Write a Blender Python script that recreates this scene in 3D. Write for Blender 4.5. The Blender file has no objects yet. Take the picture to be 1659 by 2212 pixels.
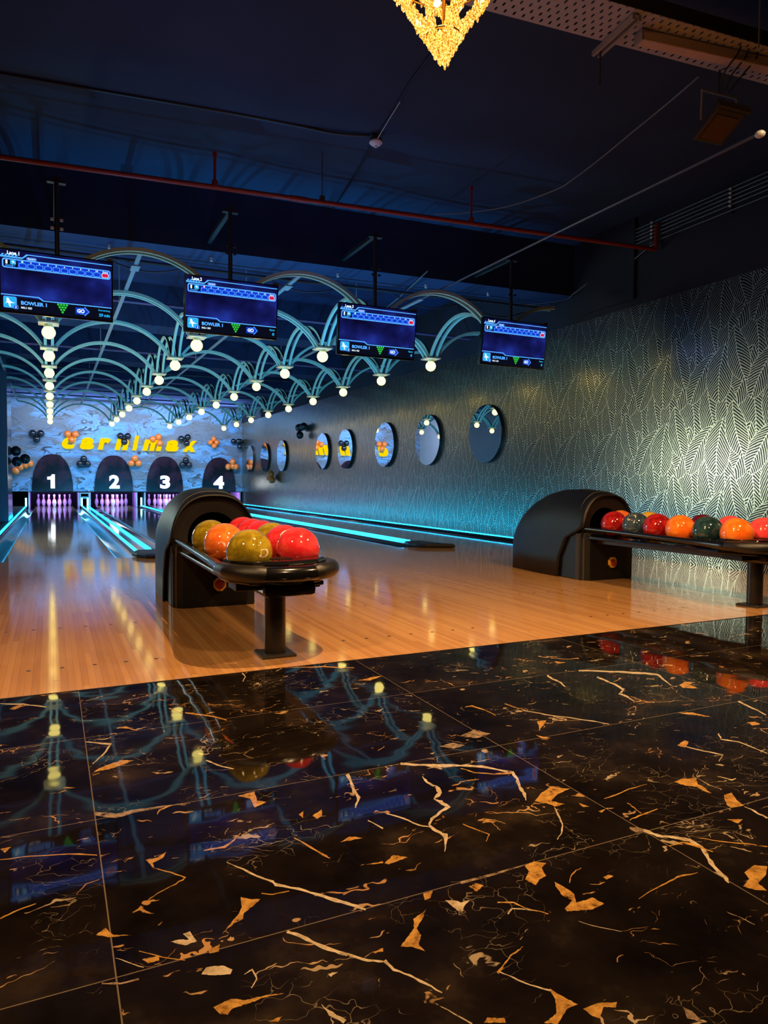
import bpy, math, random
from mathutils import Vector, Matrix
random.seed(7)
PI = math.pi
scene = bpy.context.scene
COL = scene.collection

# ------------------------------------------------------------ camera
F_PX, YAW, PITCH, ROLL, CAM_H = 1519.0, math.radians(25.33), math.radians(-2.39), math.radians(0.40), 0.822
cam_d = bpy.data.cameras.new('camera')
cam_d.sensor_fit = 'VERTICAL'
cam_d.sensor_height = 24.0
cam_d.lens = F_PX / 2212.0 * 24.0
cam_d.clip_start = 0.05
cam_d.clip_end = 200
cam = bpy.data.objects.new('camera', cam_d)
COL.objects.link(cam)
fw = Vector((math.sin(YAW) * math.cos(PITCH), math.cos(YAW) * math.cos(PITCH), math.sin(PITCH)))
rt = Vector((math.cos(YAW), -math.sin(YAW), 0))
up = rt.cross(fw)
r2 = rt * math.cos(ROLL) + up * math.sin(ROLL)
u2 = -rt * math.sin(ROLL) + up * math.cos(ROLL)
m = Matrix((r2, u2, -fw)).transposed().to_4x4()
m.translation = Vector((0, 0, CAM_H))
cam.matrix_world = m
scene.camera = cam

# ------------------------------------------------------------ colour management, world
vs = scene.view_settings
vs.view_transform = 'Standard'
vs.look = 'None'
vs.exposure = 0.0
vs.gamma = 1.0
vs.use_curve_mapping = False
scene.cycles.use_denoising = True
scene.cycles.max_bounces = 8
scene.cycles.diffuse_bounces = 3
scene.cycles.glossy_bounces = 4
scene.cycles.sample_clamp_indirect = 6.0
scene.cycles.caustics_reflective = False
scene.cycles.caustics_refractive = False
w = bpy.data.worlds.new('world')
scene.world = w
w.use_nodes = True
w.node_tree.nodes['Background'].inputs[0].default_value = (0.10, 0.16, 0.35, 1)
w.node_tree.nodes['Background'].inputs[1].default_value = 0.006

# ------------------------------------------------------------ lamps of the hall, and added lights
def lamp(name, kind, loc, energy, col, size=0.1, target=None, spot=None, sy=None, blend=0.6, spread=None):
    d = bpy.data.lights.new(name, kind)
    d.energy = energy
    d.color = col
    if kind == 'AREA':
        d.size = size
        if sy:
            d.shape = 'RECTANGLE'
            d.size_y = sy
        if spread:
            d.spread = spread
    else:
        d.shadow_soft_size = size
    if kind == 'SPOT':
        d.spot_size = spot
        d.spot_blend = blend
    o = bpy.data.objects.new(name, d)
    COL.objects.link(o)
    o.location = loc
    if target is not None:
        o.rotation_euler = (Vector(target) - Vector(loc)).to_track_quat('-Z', 'Y').to_euler()
    return o

WARM = (1.0, 0.60, 0.27)
# chandeliers of the lobby (one is in the picture, the others hang behind the camera)
lamp('lobby_chandelier_light', 'SPOT', (3.7, 1.7, 3.3), 470, WARM, 0.12, (3.9, 2.6, 0), math.radians(128), blend=0.8)
lamp('lobby_chandelier_light', 'SPOT', (-1.4, 1.6, 3.3), 370, WARM, 0.12, (-0.6, 3.0, 0), math.radians(128), blend=0.8)
lamp('lobby_chandelier_light', 'SPOT', (1.4, 0.2, 3.3), 260, WARM, 0.12, (1.4, 1.2, 0), math.radians(125), blend=0.8)
lamp('chandelier_light', 'SPOT', (1.51, 2.66, 2.59), 330, WARM, 0.015, (1.6, 3.4, 0), math.radians(150), blend=0.7)
lamp('chandelier_glow', 'POINT', (1.49, 2.6, 3.25), 7, (1.0, 0.45, 0.15), 0.06)
# added cyan spots without fixtures, standing in for LED uplight on the arches
for fx, fy, fe in ((0.98, 7.32, 170), (2.64, 7.32, 170), (4.1, 7.32, 130), (0.95, 11.6, 75), (3.9, 11.6, 60), (2.64, 15.8, 60), (2.64, 20.0, 18)):
    lamp('added_arch_uplight', 'SPOT', (fx, fy, 0.16), fe, (0.02, 0.45, 1.0), 0.02, (fx - 0.1, fy + 3.0, 3.16), math.radians(124), blend=0.35)
for fx in (0.77, 2.3, 3.83):  # more added uplight, for the front arch row
    lamp('added_arch_uplight', 'SPOT', (fx, 7.05, 0.12), 45, (0.02, 0.50, 1.0), 0.02, (fx, 6.85, 2.9), math.radians(48), blend=0.5)
lamp('added_ceiling_wash', 'AREA', (1.8, 5.6, 2.2), 7, (0.03, 0.24, 1.0), 4.0, (2.0, 5.2, 3.9), sy=1.0)  # added area light, strengthens the screens' blue on the front ceiling
lamp('mural_wash_light', 'AREA', (2.4, 21.7, 3.08), 260, (0.50, 0.68, 1.0), 6.4, (2.4, 24.1, 1.1), sy=0.2)
lamp('mural_wash_light', 'AREA', (2.4, 22.6, 0.30), 40, (0.05, 0.60, 1.0), 6.0, (2.4, 24.1, 0.9), sy=0.1)
lamp('side_wash_light', 'AREA', (-0.95, 10.4, 1.25), 60, (0.80, 1.0, 0.86), 2.6, (5.97, 10.4, 1.2), sy=0.9)
lamp('added_wallpaper_spot', 'SPOT', (3.3, 1.9, 2.6), 110, (0.80, 1.0, 0.84), 0.06, (5.97, 4.6, 0.95), math.radians(46), blend=0.9)  # added spot without a fixture, brightens the glow on the wallpaper
for px in (0.085, 1.81, 3.465, 5.19):
    lamp('pinsetter_light', 'AREA', (px, 24.14, 0.462), 16, (0.50, 0.17, 1.0), 1.2, (px, 24.75, 0.05), sy=0.03)

# ------------------------------------------------------------ mesh helpers
class MB:
    def __init__(s):
        s.v, s.f, s.m = [], [], []
    def add(s, vs_, fs, mi=0):
        o = len(s.v)
        s.v += [tuple(p) for p in vs_]
        for f in fs:
            s.f.append(tuple(i + o for i in f))
            s.m.append(mi)
        return s
    def box(s, x0, x1, y0, y1, z0, z1, mi=0):
        v = [(x, y, z) for z in (z0, z1) for y in (y0, y1) for x in (x0, x1)]
        return s.add(v, [(0, 2, 3, 1), (4, 5, 7, 6), (0, 1, 5, 4), (2, 6, 7, 3), (0, 4, 6, 2), (1, 3, 7, 5)], mi)
    def tube(s, pts, r, seg=12, mi=0, cap=True, flat=1.0, upv=None):
        pts = [Vector(p) for p in pts]
        n = len(pts)
        rs = r if isinstance(r, (list, tuple)) else [r] * n
        ref = None
        V = []
        for i, p in enumerate(pts):
            t = (pts[min(i + 1, n - 1)] - pts[max(i - 1, 0)]).normalized()
            if ref is None:
                ref = Vector(upv) if upv else (Vector((0, 0, 1)) if abs(t.z) < .9 else Vector((1, 0, 0)))
            a = t.cross(ref)
            if a.length < 1e-6:
                a = t.orthogonal()
            a.normalize()
            b = a.cross(t).normalized()
            ref = b
            for k in range(seg):
                an = 2 * PI * k / seg
                V.append(p + a * math.cos(an) * rs[i] + b * math.sin(an) * rs[i] * flat)
        F = []
        for i in range(n - 1):
            for k in range(seg):
                k2 = (k + 1) % seg
                F.append((i * seg + k, i * seg + k2, (i + 1) * seg + k2, (i + 1) * seg + k))
        if cap:
            F.append(tuple(range(seg))[::-1])
            F.append(tuple((n - 1) * seg + k for k in range(seg)))
        return s.add(V, F, mi)
    def lathe(s, prof, c=(0, 0, 0), seg=24, mi=0, sx=1, sy=1):
        V, F = [], []
        n = len(prof)
        for (r, z) in prof:
            for k in range(seg):
                a = 2 * PI * k / seg
                V.append((c[0] + r * math.cos(a) * sx, c[1] + r * math.sin(a) * sy, c[2] + z))
        for i in range(n - 1):
            for k in range(seg):
                k2 = (k + 1) % seg
                F.append((i * seg + k, i * seg + k2, (i + 1) * seg + k2, (i + 1) * seg + k))
        if prof[0][0] > 1e-5:
            F.append(tuple(range(seg))[::-1])
        if prof[-1][0] > 1e-5:
            F.append(tuple((n - 1) * seg + k for k in range(seg)))
        return s.add(V, F, mi)
    def sphere(s, c, r, seg=24, rings=14, mi=0, sz=1.0):
        prof = [(max(1e-4, r * math.sin(PI * i / rings)), -r * sz * math.cos(PI * i / rings)) for i in range(rings + 1)]
        return s.lathe(prof, c, seg, mi)
    def prism(s, poly, h0, h1, axis='z', mi=0):
        # poly in the plane perpendicular to axis
        def P(a, b, h):
            return (a, b, h) if axis == 'z' else ((a, h, b) if axis == 'y' else (h, a, b))
        n = len(poly)
        V = [P(a, b, h0) for a, b in poly] + [P(a, b, h1) for a, b in poly]
        F = [tuple(range(n))[::-1], tuple(range(n, 2 * n))]
        for i in range(n):
            j = (i + 1) % n
            F.append((i, j, n + j, n + i))
        return s.add(V, F, mi)
    def xf(s, mat):
        s.v = [tuple(mat @ Vector(p)) for p in s.v]
        return s
    def build(s, name, mats, parent=None, smooth=False, loc=(0, 0, 0), bevel=0, angle=40):
        me = bpy.data.meshes.new(name)
        me.from_pydata(s.v, [], s.f)
        mats = mats if isinstance(mats, (list, tuple)) else [mats]
        for q in mats:
            me.materials.append(q)
        for p, mi in zip(me.polygons, s.m):
            p.material_index = mi
            p.use_smooth = bool(smooth)
        me.validate()
        me.update()
        o = bpy.data.objects.new(name, me)
        COL.objects.link(o)
        o.location = loc
        if parent is not None:
            o.parent = parent
        if bevel:
            b = o.modifiers.new('bevel', 'BEVEL')
            b.width = bevel
            b.segments = 2
            b.limit_method = 'ANGLE'
            b.angle_limit = math.radians(35)
        if smooth:
            try:
                me.set_sharp_from_angle(angle=math.radians(angle))
            except Exception:
                pass
        return o

def tag(o, label=None, cat=None, group=None, kind=None):
    if label: o['label'] = label
    if cat: o['category'] = cat
    if group: o['group'] = group
    if kind: o['kind'] = kind
    return o

def thing(name, label, cat, loc=(0, 0, 0), rz=0, group=None):
    o = bpy.data.objects.new(name, None)
    o.empty_display_size = 0.05
    COL.objects.link(o)
    o.location = loc
    o.rotation_euler = (0, 0, rz)
    return tag(o, label, cat, group)

def struct(name, mb, mats, smooth=False, bevel=0):
    o = mb.build(name, mats, smooth=smooth, bevel=bevel)
    o['kind'] = 'structure'
    return o

def dup(root, loc, rz=None, label=None, group=None):
    r = root.copy()
    COL.objects.link(r)
    r.location = loc
    if rz is not None: r.rotation_euler = (0, 0, rz)
    if label: r['label'] = label
    if group: r['group'] = group
    for ch in list(root.children):
        c = ch.copy()
        COL.objects.link(c)
        c.parent = r
        for g in ch.children:
            d = g.copy()
            COL.objects.link(d)
            d.parent = c
    return r

_tc = {}
def text_geo(txt, bold=0.0, shear=0.0, depth=0.0):
    key = (txt, bold, shear, depth)
    if key not in _tc:
        cu = bpy.data.curves.new('t', 'FONT')
        cu.body = txt
        cu.offset = bold
        cu.extrude = depth
        cu.resolution_u = 5
        o = bpy.data.objects.new('t', cu)
        COL.objects.link(o)
        dg = bpy.context.evaluated_depsgraph_get()
        me = o.evaluated_get(dg).to_mesh()
        V = [(v.co.x + shear * v.co.y, v.co.y, v.co.z) for v in me.vertices]
        F = [tuple(p.vertices) for p in me.polygons]
        o.evaluated_get(dg).to_mesh_clear()
        bpy.data.objects.remove(o)
        bpy.data.curves.remove(cu)
        _tc[key] = (V, F)
    return _tc[key]

def fit_text(txt, w_, h_, bold=0.0, shear=0.0, depth=0.0):
    V, F = text_geo(txt, bold, shear, depth)
    xs = [v[0] for v in V]; ys = [v[1] for v in V]
    x0, x1, y0, y1 = min(xs), max(xs), min(ys), max(ys)
    return [((v[0] - x0) / (x1 - x0) * w_, (v[1] - y0) / (y1 - y0) * h_, v[2]) for v in V], F

# ------------------------------------------------------------ materials
def mat(name):
    m_ = bpy.data.materials.new(name)
    m_.use_nodes = True
    nt = m_.node_tree
    return m_, nt, nt.nodes['Principled BSDF']

def N(nt, typ, ins=None, **kw):
    n = nt.nodes.new(typ)
    for k, v in kw.items():
        setattr(n, k, v)
    if ins:
        for k, v in ins.items():
            s = n.inputs[k]
            if hasattr(v, 'is_output') or isinstance(v, bpy.types.NodeSocket):
                nt.links.new(v, s)
            else:
                s.default_value = v
    return n

def M2(nt, op, a, b=None, c=None):
    ins = {0: a}
    if b is not None: ins[1] = b
    if c is not None: ins[2] = c
    return N(nt, 'ShaderNodeMath', ins, operation=op).outputs[0]

def ramp(nt, fac, stops, interp='LINEAR'):
    n = N(nt, 'ShaderNodeValToRGB', {0: fac})
    n.color_ramp.interpolation = interp
    e = n.color_ramp.elements
    while len(e) > 1:
        e.remove(e[-1])
    e[0].position = stops[0][0]
    e[0].color = tuple(stops[0][1]) + (1,)
    for p, c in stops[1:]:
        q = e.new(p)
        q.color = tuple(c) + (1,)
    return n.outputs[0]

def mixc(nt, fac, a, b):
    n = N(nt, 'ShaderNodeMix', None, data_type='RGBA')
    for i, v in ((0, fac), (6, a), (7, b)):
        if isinstance(v, bpy.types.NodeSocket):
            nt.links.new(v, n.inputs[i])
        else:
            n.inputs[i].default_value = v if i == 0 else tuple(v) + ((1,) if len(v) == 3 else ())
    return n.outputs[2]

def simple(name, col, rough=0.5, metal=0.0, spec=0.5, coat=0.0, var=0.12, scale=14, bump=0.0, bscale=80):
    m_, nt, b = mat(name)
    tc = N(nt, 'ShaderNodeTexCoord').outputs['Object']
    nz = N(nt, 'ShaderNodeTexNoise', {'Vector': tc, 'Scale': scale, 'Detail': 4})
    c1 = tuple(min(1, x * (1 - var)) for x in col)
    c2 = tuple(min(1, x * (1 + var)) for x in col)
    nt.links.new(mixc(nt, nz.outputs[0], c1, c2), b.inputs['Base Color'])
    b.inputs['Roughness'].default_value = rough
    b.inputs['Metallic'].default_value = metal
    b.inputs['Specular IOR Level'].default_value = spec
    b.inputs['Coat Weight'].default_value = coat
    b.inputs['Coat Roughness'].default_value = 0.05
    if bump:
        n2 = N(nt, 'ShaderNodeTexNoise', {'Vector': tc, 'Scale': bscale, 'Detail': 3})
        bp = N(nt, 'ShaderNodeBump', {'Height': n2.outputs[0], 'Strength': bump, 'Distance': 0.002})
        nt.links.new(bp.outputs[0], b.inputs['Normal'])
    return m_

def emit(name, col, strength):
    m_, nt, b = mat(name)
    nt.nodes.remove(b)
    e = N(nt, 'ShaderNodeEmission', {'Color': tuple(col) + (1,), 'Strength': strength})
    nt.links.new(e.outputs[0], nt.nodes['Material Output'].inputs[0])
    return m_

def wood_mat(name, c1, c2, rough, seed, joints=0.5):
    m_, nt, b = mat(name)
    tc = N(nt, 'ShaderNodeTexCoord').outputs['Object']
    sp = N(nt, 'ShaderNodeSeparateXYZ', {0: tc})
    bx = M2(nt, 'DIVIDE', sp.outputs[0], 0.0264)
    bi = M2(nt, 'FLOOR', bx)
    wn = N(nt, 'ShaderNodeTexWhiteNoise', {'W': M2(nt, 'ADD', bi, seed)}, noise_dimensions='1D')
    yy = M2(nt, 'ADD', M2(nt, 'DIVIDE', sp.outputs[1], 1.7), M2(nt, 'MULTIPLY', wn.outputs[0], 9.0))
    yi = M2(nt, 'FLOOR', yy)
    wv = N(nt, 'ShaderNodeCombineXYZ', {0: bi, 1: yi, 2: seed})
    w2 = N(nt, 'ShaderNodeTexWhiteNoise', {'Vector': wv.outputs[0]}, noise_dimensions='3D')
    mp = N(nt, 'ShaderNodeMapping', {'Vector': tc, 'Scale': (60, 2.2, 1)})
    gr = N(nt, 'ShaderNodeTexNoise', {'Vector': mp.outputs[0], 'Scale': 1.0, 'Detail': 5, 'Roughness': 0.6})
    big = N(nt, 'ShaderNodeTexNoise', {'Vector': tc, 'Scale': 1.3, 'Detail': 3})
    f = M2(nt, 'ADD', M2(nt, 'MULTIPLY', w2.outputs[0], 0.42), M2(nt, 'MULTIPLY', gr.outputs[0], 0.5))
    f = M2(nt, 'ADD', f, M2(nt, 'MULTIPLY', M2(nt, 'SUBTRACT', big.outputs[0], 0.5), 0.5))
    col = mixc(nt, f, c1, c2)
    fr = M2(nt, 'FRACT', bx)
    fy = M2(nt, 'FRACT', yy)
    j = M2(nt, 'MAXIMUM', M2(nt, 'LESS_THAN', fr, 0.05), M2(nt, 'LESS_THAN', fy, 0.0015))
    wj = M2(nt, 'LESS_THAN', M2(nt, 'FRACT', M2(nt, 'DIVIDE', bi, 20.0)), 0.04)
    jj = M2(nt, 'MULTIPLY', j, M2(nt, 'ADD', M2(nt, 'MULTIPLY', wj, 0.3), joints))
    col = mixc(nt, jj, col, (0.05, 0.02, 0.008))
    nt.links.new(col, b.inputs['Base Color'])
    sc = N(nt, 'ShaderNodeTexNoise', {'Vector': tc, 'Scale': 3.5, 'Detail': 5})
    rr = M2(nt, 'ADD', rough, M2(nt, 'MULTIPLY', sc.outputs[0], 0.07))
    nt.links.new(rr, b.inputs['Roughness'])
    mp2 = N(nt, 'ShaderNodeMapping', {'Vector': tc, 'Scale': (3, 26, 1)})
    wv2 = N(nt, 'ShaderNodeTexNoise', {'Vector': mp2.outputs[0], 'Scale': 1.0, 'Detail': 2})
    bp = N(nt, 'ShaderNodeBump', {'Height': wv2.outputs[0], 'Strength': 0.05, 'Distance': 0.003})
    nt.links.new(bp.outputs[0], b.inputs['Normal'])
    b.inputs['Specular IOR Level'].default_value = 0.5
    return m_

M_approach = wood_mat('approach_maple', (0.34, 0.155, 0.052), (0.62, 0.34, 0.135), 0.055, 3.0, 0.40)
M_lane = wood_mat('lane_maple', (0.22, 0.15, 0.09), (0.40, 0.29, 0.19), 0.035, 11.0, 0.28)

def marble_mat():
    m_, nt, b = mat('black_gold_marble')
    tc = N(nt, 'ShaderNodeTexCoord').outputs['Object']
    sp = N(nt, 'ShaderNodeSeparateXYZ', {0: tc})
    tx = M2(nt, 'DIVIDE', M2(nt, 'SUBTRACT', sp.outputs[0], 0.088), 1.175)
    ty = M2(nt, 'DIVIDE', M2(nt, 'SUBTRACT', sp.outputs[1], 0.010), 0.60)
    ix, iy = M2(nt, 'FLOOR', tx), M2(nt, 'FLOOR', ty)
    wn = N(nt, 'ShaderNodeTexWhiteNoise', {'Vector': N(nt, 'ShaderNodeCombineXYZ', {0: ix, 1: iy, 2: 2.0}).outputs[0]})
    off = N(nt, 'ShaderNodeVectorMath', {0: wn.outputs['Color'], 1: (9, 9, 9)}, operation='MULTIPLY').outputs[0]
    p = N(nt, 'ShaderNodeVectorMath', {0: tc, 1: off}, operation='ADD').outputs[0]
    warp = N(nt, 'ShaderNodeTexNoise', {'Vector': p, 'Scale': 4.5, 'Detail': 4, 'Roughness': 0.58})
    wp = N(nt, 'ShaderNodeVectorMath', {0: warp.outputs['Color'], 1: (0.26, 0.26, 0.26)}, operation='MULTIPLY').outputs[0]
    q = N(nt, 'ShaderNodeVectorMath', {0: p, 1: wp}, operation='ADD').outputs[0]
    # thin cracks
    def crack(scale, wid, mscale, lo, hi, rot=0.5, st=(1, 1.9, 1)):
        mp = N(nt, 'ShaderNodeMapping', {'Vector': q, 'Rotation': (0, 0, rot), 'Scale': st})
        vo = N(nt, 'ShaderNodeTexVoronoi', {'Vector': mp.outputs[0], 'Scale': scale}, feature='DISTANCE_TO_EDGE')
        mk = N(nt, 'ShaderNodeTexNoise', {'Vector': p, 'Scale': mscale, 'Detail': 4, 'Roughness': 0.65})
        mm = N(nt, 'ShaderNodeMapRange', {'Value': mk.outputs[0], 'From Min': lo, 'From Max': hi})
        wd = M2(nt, 'MULTIPLY', mm.outputs[0], wid)
        return M2(nt, 'MULTIPLY', M2(nt, 'LESS_THAN', vo.outputs['Distance'], wd), M2(nt, 'GREATER_THAN', mm.outputs[0], 0.02))
    c1 = crack(3.6, 0.030, 4.0, 0.57, 0.80, 0.6)
    c2 = crack(7.0, 0.026, 5.0, 0.56, 0.85, -0.4)
    c3 = crack(13.0, 0.034, 3.0, 0.54, 0.80, 0.2)
    base_n = N(nt, 'ShaderNodeTexNoise', {'Vector': p, 'Scale': 4.0, 'Detail': 6, 'Roughness': 0.6})
    base = ramp(nt, base_n.outputs[0], [(0.35, (0.003, 0.0022, 0.0018)), (0.55, (0.008, 0.0055, 0.0045)), (0.68, (0.022, 0.015, 0.010)), (0.80, (0.07, 0.046, 0.03))])
    hue = N(nt, 'ShaderNodeTexNoise', {'Vector': p, 'Scale': 3.0, 'Detail': 1})
    vein = mixc(nt, ramp(nt, hue.outputs[0], [(0.42, (0, 0, 0)), (0.58, (1, 1, 1))]), (0.40, 0.21, 0.07), (0.36, 0.28, 0.18))
    cc = M2(nt, 'MAXIMUM', M2(nt, 'MULTIPLY', c1, 0.9), M2(nt, 'MAXIMUM', M2(nt, 'MULTIPLY', c2, 0.6), M2(nt, 'MULTIPLY', c3, 0.3)))
    mpd = N(nt, 'ShaderNodeMapping', {'Vector': q, 'Rotation': (0, 0, 0.25), 'Scale': (9, 30, 1)})
    dn = N(nt, 'ShaderNodeTexNoise', {'Vector': mpd.outputs[0], 'Scale': 1.0, 'Detail': 3, 'Roughness': 0.6})
    dash = ramp(nt, dn.outputs[0], [(0.66, (0, 0, 0)), (0.69, (0.8, 0.8, 0.8))])
    col = mixc(nt, M2(nt, 'MAXIMUM', cc, dash), base, vein)
    # grout
    fx, fy = M2(nt, 'FRACT', tx), M2(nt, 'FRACT', ty)
    gx = M2(nt, 'GREATER_THAN', M2(nt, 'ABSOLUTE', M2(nt, 'SUBTRACT', fx, 0.5)), 0.5 - 0.0011)
    gy = M2(nt, 'GREATER_THAN', M2(nt, 'ABSOLUTE', M2(nt, 'SUBTRACT', fy, 0.5)), 0.5 - 0.0020)
    g = M2(nt, 'MAXIMUM', gx, gy)
    col = mixc(nt, M2(nt, 'MULTIPLY', g, 0.65), col, (0.20, 0.15, 0.10))
    nt.links.new(col, b.inputs['Base Color'])
    b.inputs['Roughness'].default_value = 0.035
    b.inputs['Specular IOR Level'].default_value = 0.32
    wv = N(nt, 'ShaderNodeTexNoise', {'Vector': tc, 'Scale': 7.0, 'Detail': 1})
    bp = N(nt, 'ShaderNodeBump', {'Height': wv.outputs[0], 'Strength': 0.06, 'Distance': 0.01})
    nt.links.new(bp.outputs[0], b.inputs['Normal'])
    return m_
M_marble = marble_mat()
def inlay(name, c1, c2):
    m_, nt, b = mat(name)
    tc = N(nt, 'ShaderNodeTexCoord').outputs['Object']
    nz = N(nt, 'ShaderNodeTexNoise', {'Vector': tc, 'Scale': 45, 'Detail': 5, 'Roughness': 0.7})
    nt.links.new(ramp(nt, nz.outputs[0], [(0.33, (0.006, 0.004, 0.003)), (0.39, c1), (0.60, c2)]), b.inputs['Base Color'])
    b.inputs['Roughness'].default_value = 0.05
    return m_
M_vg = inlay('marble_gold_vein', (0.24, 0.115, 0.024), (0.46, 0.25, 0.06))
M_vc = inlay('marble_cream_vein', (0.30, 0.23, 0.14), (0.50, 0.41, 0.28))
M_vb = inlay('marble_brown_vein', (0.06, 0.04, 0.025), (0.30, 0.21, 0.13))

# wallpaper of overlapping banana leaves
def leaf_group():
    g = bpy.data.node_groups.new('leaf_motif', 'ShaderNodeTree')
    def si(n, t): g.interface.new_socket(n, in_out='INPUT', socket_type=t)
    for n, t in (('P', 'NodeSocketVector'), ('Prev', 'NodeSocketFloat'), ('C', 'NodeSocketVector'), ('Cos', 'NodeSocketFloat'), ('Sin', 'NodeSocketFloat'), ('L', 'NodeSocketFloat'), ('W', 'NodeSocketFloat'), ('Bend', 'NodeSocketFloat')):
        si(n, t)
    g.interface.new_socket('Value', in_out='OUTPUT', socket_type='NodeSocketFloat')
    gi = g.nodes.new('NodeGroupInput').outputs
    go = g.nodes.new('NodeGroupOutput')
    def vm(op, a, b_):
        return N(g, 'ShaderNodeVectorMath', {0: a, 1: b_}, operation=op).outputs[0]
    TV = (0.70, 0.72, 1.0)
    d = vm('SUBTRACT', gi['P'], gi['C'])
    d = vm('DIVIDE', d, TV)
    d = vm('ADD', d, (0.5, 0.5, 0.5))
    d = N(g, 'ShaderNodeVectorMath', {0: d}, operation='FRACTION').outputs[0]
    d = vm('SUBTRACT', d, (0.5, 0.5, 0.5))
    d = vm('MULTIPLY', d, TV)
    s = N(g, 'ShaderNodeSeparateXYZ', {0: d})
    x, y = s.outputs[0], s.outputs[1]
    mm = lambda op, a, b_=None: M2(g, op, a, b_)
    uu = mm('ADD', mm('MULTIPLY', x, gi['Sin']), mm('MULTIPLY', y, gi['Cos']))
    vv = mm('SUBTRACT', mm('MULTIPLY', x, gi['Cos']), mm('MULTIPLY', y, gi['Sin']))
    un = mm('DIVIDE', uu, gi['L'])                      # -0.5 .. 0.5
    vv = mm('ADD', vv, mm('MULTIPLY', gi['Bend'], mm('MULTIPLY', un, un)))
    u2_ = mm('MULTIPLY', mm('MULTIPLY', un, un), 4.0)
    wv_ = mm('POWER', mm('MAXIMUM', mm('SUBTRACT', 1.0, u2_), 0.0), 0.62)
    wd = mm('MULTIPLY', mm('MULTIPLY', gi['W'], wv_), mm('SUBTRACT', 1.0, mm('MULTIPLY', un, 0.45)))
    av = mm('ABSOLUTE', vv)
    ins = mm('LESS_THAN', av, wd)
    st = mm('FRACT', mm('DIVIDE', mm('ADD', mm('MULTIPLY', uu, 1.0), mm('ADD', mm('MULTIPLY', av, 0.95), mm('MULTIPLY', mm('MULTIPLY', av, av), 2.2))), 0.034))
    st = mm('LESS_THAN', st, 0.38)
    mid = mm('LESS_THAN', av, 0.0035)
    edge = mm('LESS_THAN', mm('SUBTRACT', wd, av), 0.0055)
    val = mm('MAXIMUM', mm('MULTIPLY', st, 0.85), mm('MAXIMUM', mid, edge))
    out = mm('ADD', mm('MULTIPLY', gi['Prev'], mm('SUBTRACT', 1.0, ins)), mm('MULTIPLY', val, ins))
    g.links.new(out, go.inputs[0])
    return g
LEAF = leaf_group()

def wallpaper_mat():
    m_, nt, b = mat('leaf_wallpaper')
    tc = N(nt, 'ShaderNodeTexCoord').outputs['Object']
    sp = N(nt, 'ShaderNodeSeparateXYZ', {0: tc})
    p = N(nt, 'ShaderNodeCombineXYZ', {0: sp.outputs[1], 1: sp.outputs[2], 2: 0.0}).outputs[0]
    nz = N(nt, 'ShaderNodeTexNoise', {'Vector': p, 'Scale': 9, 'Detail': 3})
    nz2 = N(nt, 'ShaderNodeVectorMath', {0: nz.outputs['Color'], 1: (0.030, 0.030, 0)}, operation='MULTIPLY').outputs[0]
    p = N(nt, 'ShaderNodeVectorMath', {0: p, 1: nz2}, operation='ADD').outputs[0]
    # background brushed strokes
    mpb = N(nt, 'ShaderNodeMapping', {'Vector': p, 'Scale': (75, 5, 1)})
    bn = N(nt, 'ShaderNodeTexNoise', {'Vector': mpb.outputs[0], 'Scale': 1.0, 'Detail': 3})
    prev = M2(nt, 'MULTIPLY', M2(nt, 'GREATER_THAN', bn.outputs[0], 0.56), 0.55)
    leaves = [  # cy, cz, angle, length, half width, bend
        (0.33, 0.22, 10, 0.68, 0.170, -0.12), (0.60, 0.52, -10, 0.66, 0.165, 0.10), (0.10, 0.10, 16, 0.64, 0.150, 0.12), (0.45, 0.42, -24, 0.62, 0.140, -0.14), (0.62, 0.12, 8, 0.58, 0.135, 0.10),
        (0.25, 0.48, -30, 0.56, 0.120, 0.12), (0.02, 0.50, -6, 0.58, 0.150, 0.12),
        (0.52, 0.66, 14, 0.56, 0.120, 0.10)]
    for (cy, cz, a, L, W_, bd) in leaves:
        n = nt.nodes.new('ShaderNodeGroup')
        n.node_tree = LEAF
        nt.links.new(p, n.inputs['P'])
        nt.links.new(prev, n.inputs['Prev'])
        n.inputs['C'].default_value = (cy, cz, 0)
        n.inputs['Cos'].default_value = math.cos(math.radians(a))
        n.inputs['Sin'].default_value = math.sin(math.radians(a))
        n.inputs['L'].default_value = L
        n.inputs['W'].default_value = W_
        n.inputs['Bend'].default_value = bd
        prev = n.outputs[0]
    col = mixc(nt, prev, (0.050, 0.047, 0.042), (0.88, 0.78, 0.58))
    nt.links.new(col, b.inputs['Base Color'])
    nt.links.new(M2(nt, 'ADD', 0.85, M2(nt, 'MULTIPLY', prev, 0.10)), b.inputs['Metallic'])
    b.inputs['Roughness'].default_value = 0.25
    mps = N(nt, 'ShaderNodeMapping', {'Vector': tc, 'Scale': (1, 70, 3)})
    sn = N(nt, 'ShaderNodeTexNoise', {'Vector': mps.outputs[0], 'Scale': 1.0, 'Detail': 3})
    h = M2(nt, 'ADD', M2(nt, 'MULTIPLY', prev, 0.6), sn.outputs[0])
    bp = N(nt, 'ShaderNodeBump', {'Height': h, 'Strength': 0.10, 'Distance': 0.004})
    nt.links.new(bp.outputs[0], b.inputs['Normal'])
    return m_
M_wallpaper = wallpaper_mat()

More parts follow.
